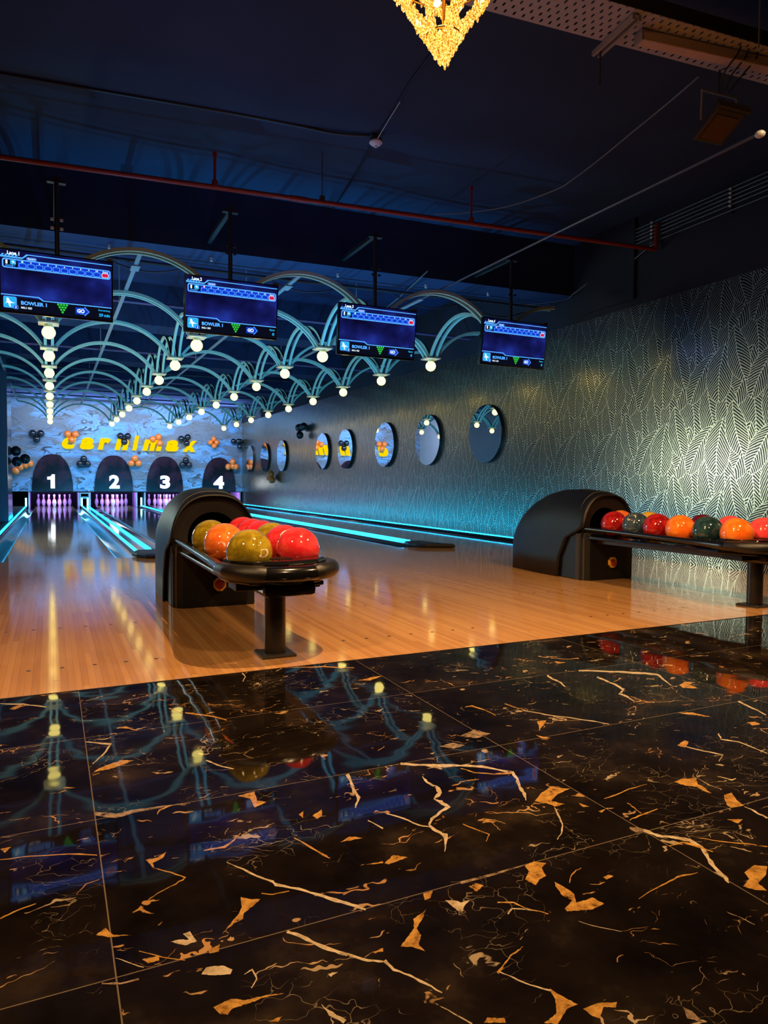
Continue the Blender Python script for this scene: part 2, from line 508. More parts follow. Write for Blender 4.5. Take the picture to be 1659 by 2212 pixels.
def mural_mat():
    m_, nt, b = mat('marbled_mural')
    tc = N(nt, 'ShaderNodeTexCoord').outputs['Object']
    mp = N(nt, 'ShaderNodeMapping', {'Vector': tc, 'Scale': (0.55, 1, 1.25)})
    n1 = N(nt, 'ShaderNodeTexNoise', {'Vector': mp.outputs[0], 'Scale': 1.1, 'Detail': 3})
    off = N(nt, 'ShaderNodeVectorMath', {0: n1.outputs['Color'], 1: (1.7, 1.7, 1.7)}, operation='MULTIPLY').outputs[0]
    q = N(nt, 'ShaderNodeVectorMath', {0: mp.outputs[0], 1: off}, operation='ADD').outputs[0]
    n2 = N(nt, 'ShaderNodeTexNoise', {'Vector': q, 'Scale': 1.6, 'Detail': 2, 'Roughness': 0.45})
    f = M2(nt, 'FRACT', M2(nt, 'MULTIPLY', n2.outputs[0], 6.5))
    base = ramp(nt, f, [(0.0, (0.15, 0.31, 0.52)), (0.36, (0.19, 0.40, 0.68)), (0.43, (0.015, 0.018, 0.03)), (0.50, (0.03, 0.035, 0.05)), (0.56, (0.12, 0.18, 0.26)), (0.70, (0.17, 0.33, 0.54)), (1.0, (0.15, 0.31, 0.52))])
    n3 = N(nt, 'ShaderNodeTexNoise', {'Vector': q, 'Scale': 0.8, 'Detail': 2})
    plain = ramp(nt, n3.outputs[0], [(0.52, (0, 0, 0)), (0.62, (1, 1, 1))])
    col = mixc(nt, plain, base, (0.13, 0.36, 0.70))
    n4 = N(nt, 'ShaderNodeTexNoise', {'Vector': q, 'Scale': 1.2, 'Detail': 5})
    sm = ramp(nt, n4.outputs[0], [(0.44, (0, 0, 0)), (0.55, (0.85, 0.85, 0.85))])
    col = mixc(nt, sm, col, (0.14, 0.13, 0.13))
    f2 = M2(nt, 'FRACT', M2(nt, 'MULTIPLY', n2.outputs[0], 17.0))
    ln = M2(nt, 'MULTIPLY', M2(nt, 'LESS_THAN', f2, 0.09), 0.7)
    col = mixc(nt, ln, col, (0.06, 0.08, 0.13))
    nt.links.new(col, b.inputs['Base Color'])
    b.inputs['Roughness'].default_value = 0.45
    return m_
M_mural = mural_mat()

M_ceiling = simple('dark_painted_concrete', (0.010, 0.030, 0.120), 0.85, var=0.35, scale=1.6, bump=0.4, bscale=9)
M_beam = simple('painted_beam', (0.012, 0.028, 0.090), 0.8, var=0.3, scale=2.0)
M_upper = simple('upper_wall_paint', (0.012, 0.016, 0.032), 0.8, var=0.25, scale=2)
M_sidewall = simple('grey_side_wall', (0.30, 0.30, 0.32), 0.6, var=0.08, scale=3)
M_col_gloss = simple('glossy_column_panel', (0.16, 0.16, 0.18), 0.12, metal=0.6)
M_col_matte = simple('column_paint', (0.05, 0.06, 0.09), 0.6)
M_void = simple('black_curtain', (0.004, 0.004, 0.006), 0.9)
M_gutter = simple('gutter_black', (0.008, 0.009, 0.012), 0.13, coat=0.2)
M_cap = simple('divider_capping', (0.06, 0.06, 0.07), 0.13, coat=0.4)
M_led = emit('cyan_led', (0.008, 0.40, 0.85), 12.0)
M_ledend = emit('led_hot_end', (0.25, 0.85, 1.0), 8.0)
M_plastic = simple('black_molded_plastic', (0.0050, 0.0054, 0.0072), 0.42, spec=0.35, bump=0.35, bscale=400)
M_plastic_g = simple('black_gloss_plastic', (0.005, 0.005, 0.006), 0.17, coat=0.3)
M_face = simple('dark_brown_face', (0.007, 0.005, 0.005), 0.6, spec=0.25)
M_seam = simple('seam_grey', (0.06, 0.05, 0.045), 0.5)
M_ridge = simple('brown_grey_ridge', (0.045, 0.035, 0.028), 0.45)
M_post = simple('powder_coated_post', (0.012, 0.011, 0.012), 0.33, bump=0.2)
M_plate = simple('base_plate_steel', (0.045, 0.04, 0.036), 0.45, metal=0.4)
M_rubber = simple('bumper_rubber', (0.012, 0.011, 0.011), 0.28, bump=0.5, bscale=500)
M_yel = simple('yellow_plastic', (0.75, 0.42, 0.03), 0.35)
M_redb = simple('red_button', (0.35, 0.02, 0.015), 0.3)
M_white = simple('white_plastic', (0.7, 0.7, 0.72), 0.4)
M_tube = simple('gold_beige_arch_paint', (0.50, 0.74, 0.58), 0.40, metal=0.0)
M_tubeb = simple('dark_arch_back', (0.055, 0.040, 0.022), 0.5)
M_platec = simple('cream_lamp_plate', (0.62, 0.55, 0.40), 0.45)
M_bulb = emit('warm_bulb', (1.0, 0.80, 0.21), 4.2)
M_rail = simple('grey_conduit', (0.34, 0.36, 0.38), 0.45, metal=0.2)
M_dkpipe = simple('black_pipe', (0.02, 0.02, 0.025), 0.4)
M_redpipe = simple('red_sprinkler_pipe', (0.30, 0.030, 0.018), 0.3)
M_clamp = simple('bright_clamp', (0.80, 0.84, 0.92), 0.35, metal=0.2)
M_conduit = simple('dark_conduit', (0.10, 0.11, 0.14), 0.4, metal=0.3)
M_branch = simple('blue_lit_branch_pipe', (0.16, 0.09, 0.20), 0.35)  # red pipe, blue light on it painted in as purple
M_ceiling_front = simple('front_bay_ceiling', (0.015, 0.031, 0.075), 0.85, var=0.35, scale=1.6, bump=0.4, bscale=9)
M_steel = simple('galvanised_steel', (0.36, 0.33, 0.33), 0.45, metal=0.3)
M_batten = simple('batten_housing', (0.62, 0.45, 0.38), 0.4)
M_sign = emit('yellow_sign_face', (1.0, 0.82, 0.0), 2.2)
M_signside = emit('yellow_sign_side', (1.0, 0.62, 0.0), 1.2)
M_num = emit('white_number_face', (0.82, 0.92, 1.0), 3.2)
M_numside = emit('blue_number_halo', (0.05, 0.25, 1.0), 4.0)
M_mirror = simple('mirror_glass', (0.92, 0.92, 0.92), 0.0, metal=1.0, var=0.0)
M_mirback = simple('mirror_black_edge', (0.006, 0.006, 0.007), 0.5)
M_pin = simple('pin_white', (0.80, 0.78, 0.80), 0.3, coat=0.3)
M_pinred = simple('pin_red_stripe', (0.75, 0.03, 0.05), 0.3)
M_deck = simple('pin_deck', (0.5, 0.45, 0.5), 0.2)
M_kick = simple('kickback_white', (0.42, 0.38, 0.50), 0.5)
M_blk_bal = simple('black_balloon', (0.010, 0.012, 0.018), 0.22, coat=0.2)
M_org_bal = simple('orange_balloon', (0.95, 0.20, 0.025), 0.28, coat=0.2)
M_screwd = simple('dot_dark', (0.02, 0.012, 0.008), 0.4)
M_wire = simple('grey_wire', (0.20, 0.19, 0.18), 0.5)
M_flood = simple('flood_brown', (0.11, 0.045, 0.028), 0.5)
M_arch_panel = None
def arch_panel_mat():
    m_, nt, b = mat('black_arch_panel')
    tc = N(nt, 'ShaderNodeTexCoord').outputs['Object']
    nz = N(nt, 'ShaderNodeTexNoise', {'Vector': tc, 'Scale': 2.2, 'Detail': 5})
    c = ramp(nt, nz.outputs[0], [(0.46, (0.006, 0.006, 0.009)), (0.60, (0.035, 0.012, 0.022)), (0.72, (0.012, 0.045, 0.045))])  # coloured reflections painted into the gloss black as reddish and teal patches
    nt.links.new(c, b.inputs['Base Color'])
    b.inputs['Roughness'].default_value = 0.2
    b.inputs['Specular IOR Level'].default_value = 0.25
    return m_
M_arch_panel = arch_panel_mat()
VEINS = [
('c','v','911 1801 919 1816 926 1794 934 1808 942 1779 950 1794 958 1774 963 1783 973 1766 979 1778 986 1749 998 1769 1002 1743 1012 1761 1021 1731 1033 1752 1046 1727 1055 1742 1066 1720 1071 1728 1082 1708 1092 1723 1101 1697 1108 1708 1115 1686 1126 1701 1127 1675 1136 1686 1138 1664 1145 1673 1148 1652 1154 1659 1154 1639 1162 1649 1164 1626 1174 1638 1171 1615 1185 1626 1166 1605 1178 1609 1162 1590 1174 1596 1161 1579 1169 1581 1149 1566 1161 1567 1144 1550 1153 1551 1135 1534 1143 1535 1126 1517 1141 1522 1125 1504 1133 1507 1119 1494 1131 1495 1113 1481 1121 1482 1111 1472 1115 1473 1104 1462 1106 1461'),
('g','v','1056 1705 1060 1709 1066 1691 1068 1695 1069 1679 1074 1684 1077 1664 1080 1667 1093 1652 1096 1657 1105 1644 1109 1650 1119 1632 1123 1637 1136 1625 1143 1635 1153 1619 1159 1629 1173 1614 1179 1622'),
('c','v','929 1702 933 1704 926 1689 930 1692 922 1675 932 1681 921 1662 928 1667 923 1650 931 1657 925 1635 932 1643 928 1623 938 1633 924 1613 939 1619 919 1602 935 1605 920 1596 928 1590 913 1591 913 1574 902 1581 901 1570 890 1567 893 1567 891 1556 897 1562 893 1546 901 1554 892 1538 907 1551 893 1529 904 1539 897 1518 908 1529 897 1520 908 1510 892 1513 890 1500 878 1506 876 1497 868 1501 868 1491 856 1491 856 1482 846 1486 845 1476 831 1478 832 1468 824 1467 826 1462 816 1460 819 1454 810 1449 815 1450 808 1436 816 1441 807 1424 817 1432 810 1414 818 1422 814 1405 822 1412 815 1394 823 1402 814 1385 831 1395 813 1384 824 1381 811 1377 819 1374 807 1369 812 1365 799 1354 802 1352 793 1342 795 1341 784 1329 785 1328'),
('g','p','1123 1448 1135 1456 1146 1463 1160 1474 1171 1481 1182 1485 1193 1489 1206 1496 1217 1499 1220 1495 1225 1491 1232 1487 1236 1484 1239 1479 1244 1476 1249 1472 1255 1469 1246 1466 1237 1465 1227 1461 1218 1459 1208 1457 1199 1453 1188 1447 1176 1439 1163 1432 1167 1427 1171 1423 1172 1416 1175 1412 1180 1407 1183 1402 1175 1404 1166 1401 1158 1401 1150 1402 1150 1411 1146 1418 1143 1427 1138 1429 1135 1433 1130 1439 1127 1442'),
('c','v','1145 1397 1147 1398 1140 1385 1144 1386 1133 1373 1137 1374 1126 1363 1133 1364 1120 1347 1125 1348 1112 1334 1117 1334 1107 1321 1110 1321 1099 1312 1102 1310 1090 1303 1093 1301 1084 1296 1087 1293 1073 1284 1073 1281 1061 1277 1061 1275 1048 1267 1049 1265'),
('g','p','1548 1385 1558 1385 1572 1387 1585 1390 1591 1389 1596 1384 1603 1383 1611 1381 1620 1379 1624 1377 1611 1361 1595 1344 1597 1337 1597 1327 1594 1319 1587 1307 1585 1298 1583 1289 1579 1295 1576 1302 1576 1308 1578 1317 1578 1326 1580 1335 1575 1338 1572 1343 1567 1345 1561 1351 1557 1353 1557 1360 1552 1365 1553 1372 1550 1379'),
('g','p','1605 1269 1612 1269 1622 1269 1635 1270 1627 1260 1618 1246 1610 1236 1606 1229 1604 1220 1600 1212 1600 1205 1592 1205 1582 1205 1573 1207 1567 1208 1558 1209 1558 1217 1561 1225 1573 1237 1582 1249 1592 1258'),
('b','v','1241 1238 1248 1242 1239 1230 1251 1238 1239 1223 1255 1235 1239 1215 1263 1234 1246 1211 1265 1227 1253 1209 1268 1223 1259 1208 1270 1217 1258 1205 1271 1212 1261 1204 1268 1207 1261 1200 1266 1202'),
('c','v','1257 1210 1270 1220 1262 1200 1276 1210 1268 1191 1276 1196 1269 1179 1281 1188 1279 1173 1286 1179 1290 1166 1299 1173 1298 1157 1308 1165 1305 1150 1316 1157 1311 1140 1325 1151 1321 1133 1332 1140 1319 1121 1333 1128 1322 1113 1331 1117 1320 1101 1331 1105 1310 1088 1323 1090 1302 1074 1315 1076 1294 1061 1302 1062 1282 1047 1299 1050 1277 1032 1287 1035 1271 1019 1282 1022 1263 1006 1278 1011 1265 996 1274 999 1257 986 1271 989 1257 985 1266 985 1255 979 1260 980 1256 976 1259 977'),
('g','v','1261 1136 1263 1139 1273 1135 1275 1138 1289 1134 1294 1140 1301 1133 1306 1138 1304 1126 1313 1133 1309 1119 1318 1126 1313 1112 1322 1119 1319 1100 1327 1104 1323 1088 1328 1091 1331 1077 1334 1079'),
('g','p','912 1207 919 1208 927 1210 934 1211 942 1212 946 1208 949 1205 954 1201 957 1199 961 1195 950 1190 940 1184 937 1177 933 1168 929 1155 922 1154 914 1152 908 1151 899 1144 888 1137 886 1141 886 1148 883 1152 883 1157 881 1163 890 1171 898 1177 907 1185 909 1193 910 1200'),
('g','p','931 1131 932 1126 933 1122 935 1115 936 1111 937 1105 938 1100 939 1093 939 1085 938 1078 932 1070 928 1062 923 1055 930 1055 934 1054 940 1055 945 1053 951 1054 958 1055 964 1055 966 1050 966 1044 967 1039 970 1034 970 1029 963 1028 957 1027 951 1026 944 1026 937 1024 933 1025 929 1027 924 1028 918 1030 916 1032 910 1032 906 1034 901 1037 896 1037 892 1039 888 1040 890 1049 898 1053 906 1056 914 1061 922 1064 919 1069 918 1073 915 1080 914 1085 915 1092 918 1097 919 1103 921 1110 922 1117 927 1123'),
('g','p','1321 990 1332 993 1339 995 1349 997 1357 999 1367 1001 1371 997 1375 994 1380 992 1384 989 1387 985 1375 978 1366 972 1355 965 1344 961 1333 958 1321 954 1312 951 1309 946 1309 940 1307 935 1305 929 1303 924 1300 927 1296 930 1291 932 1287 935 1283 938 1282 942 1279 944 1276 948 1275 952 1273 956 1281 959 1290 962 1299 965 1308 967 1312 975 1317 983'),
('c','p','692 1169 698 1166 702 1164 708 1162 711 1159 715 1155 716 1150 720 1149 726 1150 732 1150 737 1149 729 1144 724 1142 717 1137 710 1130 705 1123 701 1127 697 1130 697 1137 695 1144 695 1149 694 1156 694 1163'),
('g','p','551 1082 555 1086 559 1090 564 1092 568 1096 573 1100 578 1103 583 1108 588 1111 592 1115 597 1118 599 1125 603 1130 606 1137 608 1143 614 1145 619 1148 625 1150 632 1152 638 1155 644 1159 638 1153 634 1147 629 1141 624 1136 618 1131 611 1126 607 1121 601 1116 600 1110 599 1101 599 1095 595 1090 591 1084 586 1079 583 1074 583 1067 584 1060 584 1053 581 1058 578 1062 575 1065 572 1069 569 1074 566 1075 562 1076 558 1078 554 1081'),
('c','v','505 1060 513 1063 508 1051 513 1053 510 1042 515 1045 511 1032 516 1036 519 1025 522 1028 525 1016 527 1019 530 1009 534 1012 535 1001 538 1003 539 989 544 993 545 981 549 984 551 972 554 974 554 962 557 963 560 952 562 954'),
('g','v','669 951 668 956 676 955 675 960 684 960 682 963 689 965 689 967 698 969 697 972 706 974 706 976 714 979 713 982 719 981 720 984 728 982 729 986 735 985 736 989 740 986 740 988 744 990 744 991 748 991 749 992'),
('c','v','672 953 675 955 677 946 678 948 682 940 683 941 685 932 688 934 689 923 692 925 694 915 697 917 700 907 702 909 707 899 710 901 714 890 717 892 722 882 725 885'),
('g','p','725 888 726 885 727 881 728 877 729 872 731 869 733 865 734 862 735 858 736 855 739 852 739 848 741 844 743 841 736 841 733 841 727 841 721 840 716 838 712 835 707 833 702 830 697 827 693 825 688 822 685 823 682 825 679 828 675 829 673 830 670 833 676 834 680 834 684 836 690 837 695 839 700 840 703 844 706 848 708 851 712 856 714 860 717 864 719 869 720 873 721 879 723 883'),
('g','p','744 830 748 830 753 830 758 830 764 830 767 830 773 830 776 829 780 828 784 826 787 825 792 822 795 821 799 820 803 819 798 815 792 810 790 812 786 814 784 816 780 817 777 820 772 817 767 813 764 811 758 807 754 804 752 806 749 810 747 812 746 816 746 819 746 822 745 826'),
('b','p','890 768 891 764 893 760 894 758 896 754 895 751 895 748 894 744 894 741 894 737 893 733 892 730 891 733 888 735 886 737 885 740 882 742 879 745 877 747 879 751 882 755 885 759 888 764'),
('c','v','2084 2394 2099 2411 2101 2385 2117 2403 2121 2379 2137 2397 2140 2369 2155 2385 2167 2348 2185 2367 2200 2325 2216 2342 2231 2311 2249 2329 2252 2291 2275 2314 2272 2269 2296 2292 2293 2252 2321 2279 2316 2242 2339 2263 2332 2222 2356 2244 2351 2204 2372 2222 2345 2188 2367 2201 2333 2169 2350 2178 2319 2144 2337 2155 2307 2118 2321 2126 2296 2093 2304 2097 2282 2066 2289 2070'),
('c','v','1907 2391 1926 2405 1902 2373 1916 2384 1896 2348 1913 2363 1894 2333 1907 2345 1895 2313 1910 2327 1895 2303 1905 2311 1891 2279 1904 2289 1881 2262 1892 2269 1875 2241 1884 2247 1871 2228 1876 2232'),
('c','v','2087 2284 2104 2298 2083 2259 2102 2276 2086 2239 2100 2250 2077 2211 2096 2227 2078 2194 2091 2205 2077 2168 2095 2182 2068 2143 2088 2157 2064 2129 2082 2141 2057 2112 2076 2127 2058 2105 2078 2112 2052 2102 2050 2093 2030 2087 2024 2072 2000 2067 2012 2070 2003 2051 2018 2064 2000 2033 2018 2047 2001 2023 2016 2033 1994 2003 2005 2011 1991 1988 2000 1994 1987 1972 1992 1975'),
('g','p','2322 2060 2354 2073 2385 2086 2390 2079 2400 2074 2406 2066 2420 2064 2393 2056 2367 2047 2360 2030 2364 2020 2355 2004 2355 1991 2350 1998 2337 2000 2331 2004 2324 2011 2316 2016 2311 2022 2303 2025'),
('c','v','2346 1806 2363 1815 2338 1781 2354 1790 2330 1755 2345 1764 2321 1728 2336 1736 2320 1706 2330 1711 2307 1680 2319 1687 2298 1656 2308 1661'),
('g','p','1513 1945 1520 1941 1529 1943 1538 1938 1547 1938 1528 1920 1513 1907 1495 1893 1477 1879 1459 1863 1473 1882 1490 1905 1501 1926'),
('g','p','1426 1838 1428 1828 1433 1821 1436 1813 1442 1809 1447 1799 1451 1792 1443 1794 1435 1796 1428 1799 1421 1801 1424 1814 1423 1823'),
('c','v','1535 2055 1539 2059 1551 2033 1556 2038 1569 2008 1575 2014 1582 1982 1588 1989 1598 1962 1604 1969 1617 1943 1622 1949 1638 1925 1644 1931 1652 1903 1657 1909 1668 1882 1673 1888 1686 1862 1694 1870 1698 1850 1702 1854 1705 1831 1711 1836 1718 1817 1722 1821'),
('g','p','1777 1579 1790 1583 1806 1591 1822 1596 1836 1601 1835 1586 1812 1570 1784 1555 1782 1561 1778 1569'),
('c','v','1790 1560 1795 1563 1795 1540 1802 1545 1803 1523 1810 1528 1810 1508 1817 1512 1821 1493 1828 1498 1829 1477 1836 1482 1840 1462 1844 1464 1821 1453 1820 1450 1806 1446 1805 1443 1786 1434 1786 1432'),
('c','v','1983 1598 1989 1597 1971 1586 1977 1587 1960 1571 1968 1572 1945 1555 1951 1559 1956 1541 1966 1548 1967 1529 1974 1534 1978 1517 1985 1522 1977 1484 1985 1488 1976 1447 1981 1450 1974 1414 1980 1417'),
('g','p','2034 1806 2043 1806 2053 1802 2060 1798 2069 1798 2073 1792 2084 1790 2086 1782 2088 1772 2091 1767 2094 1757 2096 1749 2098 1740 2104 1737 2102 1727 2107 1719 2102 1725 2099 1732 2092 1737 2085 1739 2083 1750 2074 1751 2076 1760 2067 1764 2062 1770 2058 1775 2050 1780 2047 1786 2042 1791 2038 1799'),
('g','p','2203 1628 2200 1615 2200 1604 2185 1602 2173 1603 2159 1605 2168 1620 2176 1635 2182 1631 2193 1629'),
('g','p','2097 2575 2108 2571 2113 2562 2120 2551 2127 2547 2135 2540 2119 2537 2103 2537 2084 2535'),
('g','v','1298 1384 1300 1386 1311 1383 1314 1387 1325 1384 1329 1390 1340 1386 1343 1391 1359 1390 1361 1394 1382 1395 1385 1400 1402 1400 1405 1404 1421 1399 1424 1403 1449 1403 1450 1405 1468 1403 1470 1405'),
('g','v','1044 1012 1044 1013 1057 1015 1058 1017 1072 1019 1073 1021 1086 1022 1087 1024 1103 1024 1104 1027 1122 1027 1123 1030 1139 1029 1140 1032 1150 1031 1152 1035 1162 1032 1164 1036 1175 1035 1178 1040 1193 1034 1197 1039 1211 1031 1213 1034 1230 1031 1232 1032'),
('g','v','1350 1137 1351 1138 1363 1126 1366 1128 1373 1113 1376 1115 1384 1102 1388 1105 1399 1091 1402 1094 1412 1080 1417 1083 1428 1070 1433 1073 1440 1061 1444 1064 1451 1049 1455 1052 1462 1040 1466 1043'),
('c','v','1592 1199 1595 1201 1593 1189 1597 1191 1594 1180 1599 1183 1590 1170 1600 1174 1587 1157 1594 1160 1590 1146 1597 1149 1586 1132 1595 1135'),
('b','v','1167 910 1168 910 1168 901 1170 902 1172 893 1174 895 1175 886 1177 887 1177 878 1179 879 1177 869 1180 870 1180 860 1182 861'),
('c','v','887 1007 888 1007 892 998 893 999 896 992 897 993 901 985 903 986 913 973 914 974 926 961 927 962 938 949 939 950'),
('g','v','781 1118 784 1122 792 1114 794 1117 800 1109 803 1114 810 1105 813 1108 812 1097 816 1100 816 1091 818 1093 818 1085 820 1087 828 1072 830 1073 840 1060 842 1062 849 1047 851 1049'),
('c','v','780 1079 779 1082 785 1083 784 1086 792 1087 792 1091 797 1090 799 1093 805 1085 808 1088 813 1081 815 1084 821 1075 824 1078 826 1071 828 1074 831 1068 832 1070 835 1064 836 1065'),
('c','v','743 1543 746 1548 751 1532 754 1537 760 1518 764 1523 768 1504 772 1510 776 1488 780 1493 780 1474 784 1478 788 1457 792 1462 795 1449 798 1454 804 1444 806 1448 809 1437 810 1439'),
('g','v','888 1420 890 1422 891 1407 894 1409 898 1392 901 1395 903 1381 906 1384 908 1369 911 1372 913 1361 915 1364 917 1351 921 1352 909 1345 910 1343 901 1335 902 1334 894 1329 894 1327'),
('g','p','642 1341 648 1346 654 1350 661 1353 667 1360 674 1363 677 1360 683 1357 685 1352 690 1350 695 1346 698 1341 692 1341 686 1339 679 1339 673 1337 667 1336 661 1335 654 1335 648 1333'),
('b','p','1085 1880 1093 1881 1105 1882 1115 1887 1127 1887 1136 1889 1142 1886 1147 1878 1150 1872 1155 1867 1161 1861 1166 1855 1156 1854 1147 1850 1136 1848 1127 1848 1118 1845 1112 1851 1108 1856 1101 1862 1097 1869 1091 1875'),
('b','p','1195 1930 1207 1938 1218 1942 1230 1946 1245 1951 1258 1958 1269 1962 1271 1953 1278 1948 1279 1937 1282 1930 1286 1921 1294 1917 1296 1907 1285 1905 1274 1900 1266 1900 1252 1895 1241 1892 1232 1891 1226 1896 1221 1902 1218 1909 1209 1911 1205 1916 1200 1925'),
('g','p','587 871 592 874 597 878 601 876 604 874 608 873 610 870 614 869 617 868 621 866 619 861 617 857 614 859 611 860 607 862 604 864 601 866 597 866 593 868 591 870'),
('c','v','539 938 540 938 544 926 545 928 550 917 551 918 554 906 556 907 559 896 561 898 564 886 566 888 568 876 571 878'),
('g','p','761 1191 768 1191 775 1194 780 1195 784 1190 787 1185 791 1181 785 1179 778 1174 772 1172 766 1169 763 1173 765 1180 762 1184'),
('g','p','665 1208 671 1208 676 1207 681 1208 686 1207 680 1200 675 1194 670 1188 664 1187 656 1186 659 1193 661 1200'),
('b','v','751 1204 754 1213 779 1204 783 1212 805 1203 809 1211 835 1203 838 1211 861 1205 864 1211 885 1206 888 1211 909 1207 910 1210'),
('c','v','1689 1358 1692 1360 1695 1348 1699 1351 1700 1336 1706 1340 1702 1324 1710 1329 1707 1323 1711 1328 1718 1326 1722 1330 1723 1325 1726 1328'),
('g','p','1493 1171 1499 1169 1502 1166 1508 1164 1515 1162 1520 1160 1524 1156 1530 1155 1516 1150 1501 1145 1498 1149 1497 1155 1497 1160 1495 1167'),
('g','p','1220 1392 1223 1385 1225 1380 1228 1372 1231 1365 1223 1368 1215 1369 1216 1380'),
('g','p','1235 1336 1244 1337 1251 1337 1260 1338 1247 1331 1236 1326'),
('g','v','1270 1265 1271 1268 1282 1270 1284 1273 1294 1269 1297 1274 1307 1272 1311 1278 1318 1274 1321 1278 1326 1275 1329 1279 1331 1273 1337 1281 1346 1277 1349 1281 1363 1279 1365 1283 1380 1282 1381 1285'),
('g','v','1333 1339 1336 1341 1334 1331 1338 1333 1330 1322 1334 1324 1329 1312 1334 1314 1327 1301 1330 1303 1325 1292 1327 1293 1322 1281 1326 1283'),
('g','p','1035 1102 1043 1103 1053 1105 1055 1101 1058 1096 1050 1094 1041 1093 1035 1092'),
('g','v','957 1114 956 1115 966 1122 964 1123 972 1129 971 1130 981 1135 981 1138 989 1138 989 1142 996 1142 996 1145 1001 1145 1002 1148 1006 1145 1007 1147 1011 1146 1012 1148 1017 1148 1017 1150'),
('g','v','2244 2580 2233 2567 2232 2586 2221 2574 2212 2586 2205 2578 2192 2584 2187 2578 2164 2598 2158 2591 2151 2621 2145 2614 2127 2638 2120 2629'),
('g','v','1520 2149 1524 2153 1522 2130 1528 2136 1524 2116 1531 2123 1527 2100 1533 2107 1534 2084 1537 2088 1541 2069 1546 2074 1543 2051 1547 2056'),
('g','v','1364 2173 1368 2180 1376 2177 1380 2184 1385 2174 1389 2182 1392 2172 1401 2184 1398 2147 1407 2157 1406 2132 1413 2139 1412 2110 1416 2114 1413 2090 1416 2094 1414 2071 1419 2076 1414 2054 1418 2058'),
('c','v','333 1486 334 1488 341 1472 342 1474 349 1457 351 1460 358 1443 360 1448 363 1430 367 1436 370 1417 374 1421 377 1405 380 1410 385 1393 388 1399 393 1383 396 1387 401 1369 406 1376 401 1369 405 1371 402 1364 407 1367 402 1356 407 1366 417 1345 420 1353 428 1335 431 1340 441 1323 445 1331 451 1312 455 1318 459 1302 462 1307 468 1289 473 1297 478 1278 483 1285 484 1267 490 1275 493 1254 500 1265 502 1247 507 1254 510 1237 516 1245 517 1229 522 1235 524 1220 530 1228 531 1211 535 1216 537 1205 540 1209'),
('c','v','378 1203 383 1210 385 1196 388 1202 391 1188 396 1196 397 1180 402 1187 403 1168 410 1175 411 1157 415 1162 416 1147 421 1153 422 1135 429 1143 430 1125 436 1133 440 1116 444 1122 445 1107 451 1114 453 1100 458 1107 461 1093 465 1099 467 1087 471 1091 474 1078 478 1083 482 1070 485 1076 491 1067 493 1071 498 1061 501 1066 505 1058 507 1062'),
('g','p','330 1348 333 1344 337 1341 341 1337 345 1333 350 1330 355 1329 359 1327 363 1325 359 1320 353 1316 348 1311 343 1307 338 1305 334 1301 328 1297 323 1294 320 1287 317 1277 313 1275 308 1273 303 1272 298 1271 294 1266 289 1263 284 1261 280 1256 275 1252 272 1249 276 1254 280 1257 283 1262 287 1267 292 1271 295 1276 299 1281 304 1285 308 1290 313 1295 316 1300 320 1308 324 1314 325 1323 327 1332 328 1340'),
('g','v','370 1341 371 1345 376 1337 377 1340 384 1331 385 1334 390 1328 391 1331 401 1328 402 1331 412 1326 412 1330 423 1326 424 1329'),
('c','p','183 1266 186 1265 190 1266 194 1266 199 1265 202 1264 206 1262 209 1259 214 1258 212 1265 209 1273 207 1279 210 1279 216 1280 220 1281 221 1274 222 1267 223 1261 225 1253 226 1247 222 1246 218 1247 213 1246 209 1244 205 1245 202 1248 198 1251 193 1255 190 1258 187 1263'),
('c','p','217 1158 220 1163 224 1167 228 1172 231 1171 235 1171 239 1170 243 1169 246 1167 250 1166 253 1165 257 1162 260 1157 264 1152 267 1148 264 1143 261 1138 257 1140 253 1141 250 1142 246 1143 242 1145 238 1146 234 1148 230 1150 227 1152 225 1154 221 1156'),
('g','p','220 1076 224 1077 228 1078 232 1079 235 1079 238 1081 243 1081 247 1082 250 1082 253 1080 257 1079 260 1076 262 1075 265 1072 269 1070 272 1070 276 1069 280 1069 284 1068 287 1069 291 1068 294 1067 299 1067 302 1067 305 1066 310 1064 313 1064 317 1063 320 1061 324 1061 328 1059 331 1057 336 1057 332 1057 327 1058 324 1059 320 1060 317 1060 313 1061 309 1062 304 1063 301 1063 297 1063 294 1064 290 1063 286 1062 282 1061 278 1062 275 1061 271 1061 267 1061 263 1062 260 1060 256 1061 252 1061 248 1061 245 1060 241 1056 237 1051 233 1054 230 1056 226 1058 224 1064 222 1070'),
('g','p','132 1238 136 1239 140 1237 143 1238 147 1237 151 1236 155 1236 159 1236 159 1229 158 1223 153 1224 149 1223 144 1224 140 1224 137 1230 135 1233'),
('g','p','64 1341 67 1345 70 1347 74 1349 77 1353 81 1356 84 1349 86 1341 90 1334 93 1328 97 1327 100 1325 103 1323 108 1322 112 1320 115 1318 119 1315 123 1314 120 1315 116 1316 111 1318 107 1319 104 1320 100 1320 96 1321 92 1322 88 1323 84 1325 80 1329 77 1332 72 1336 69 1337'),
('g','v','-95 1465 -97 1469 -88 1470 -90 1474 -81 1473 -82 1477 -73 1478 -74 1482 -61 1483 -62 1487 -48 1486 -49 1490 -36 1490 -36 1493'),
('g','p','176 1569 181 1569 185 1570 191 1568 195 1568 201 1569 206 1573 211 1577 217 1581 222 1585 218 1577 214 1567 209 1560 204 1558 198 1554 193 1552 188 1549 189 1537 188 1524 185 1534 184 1542 181 1552 179 1561'),
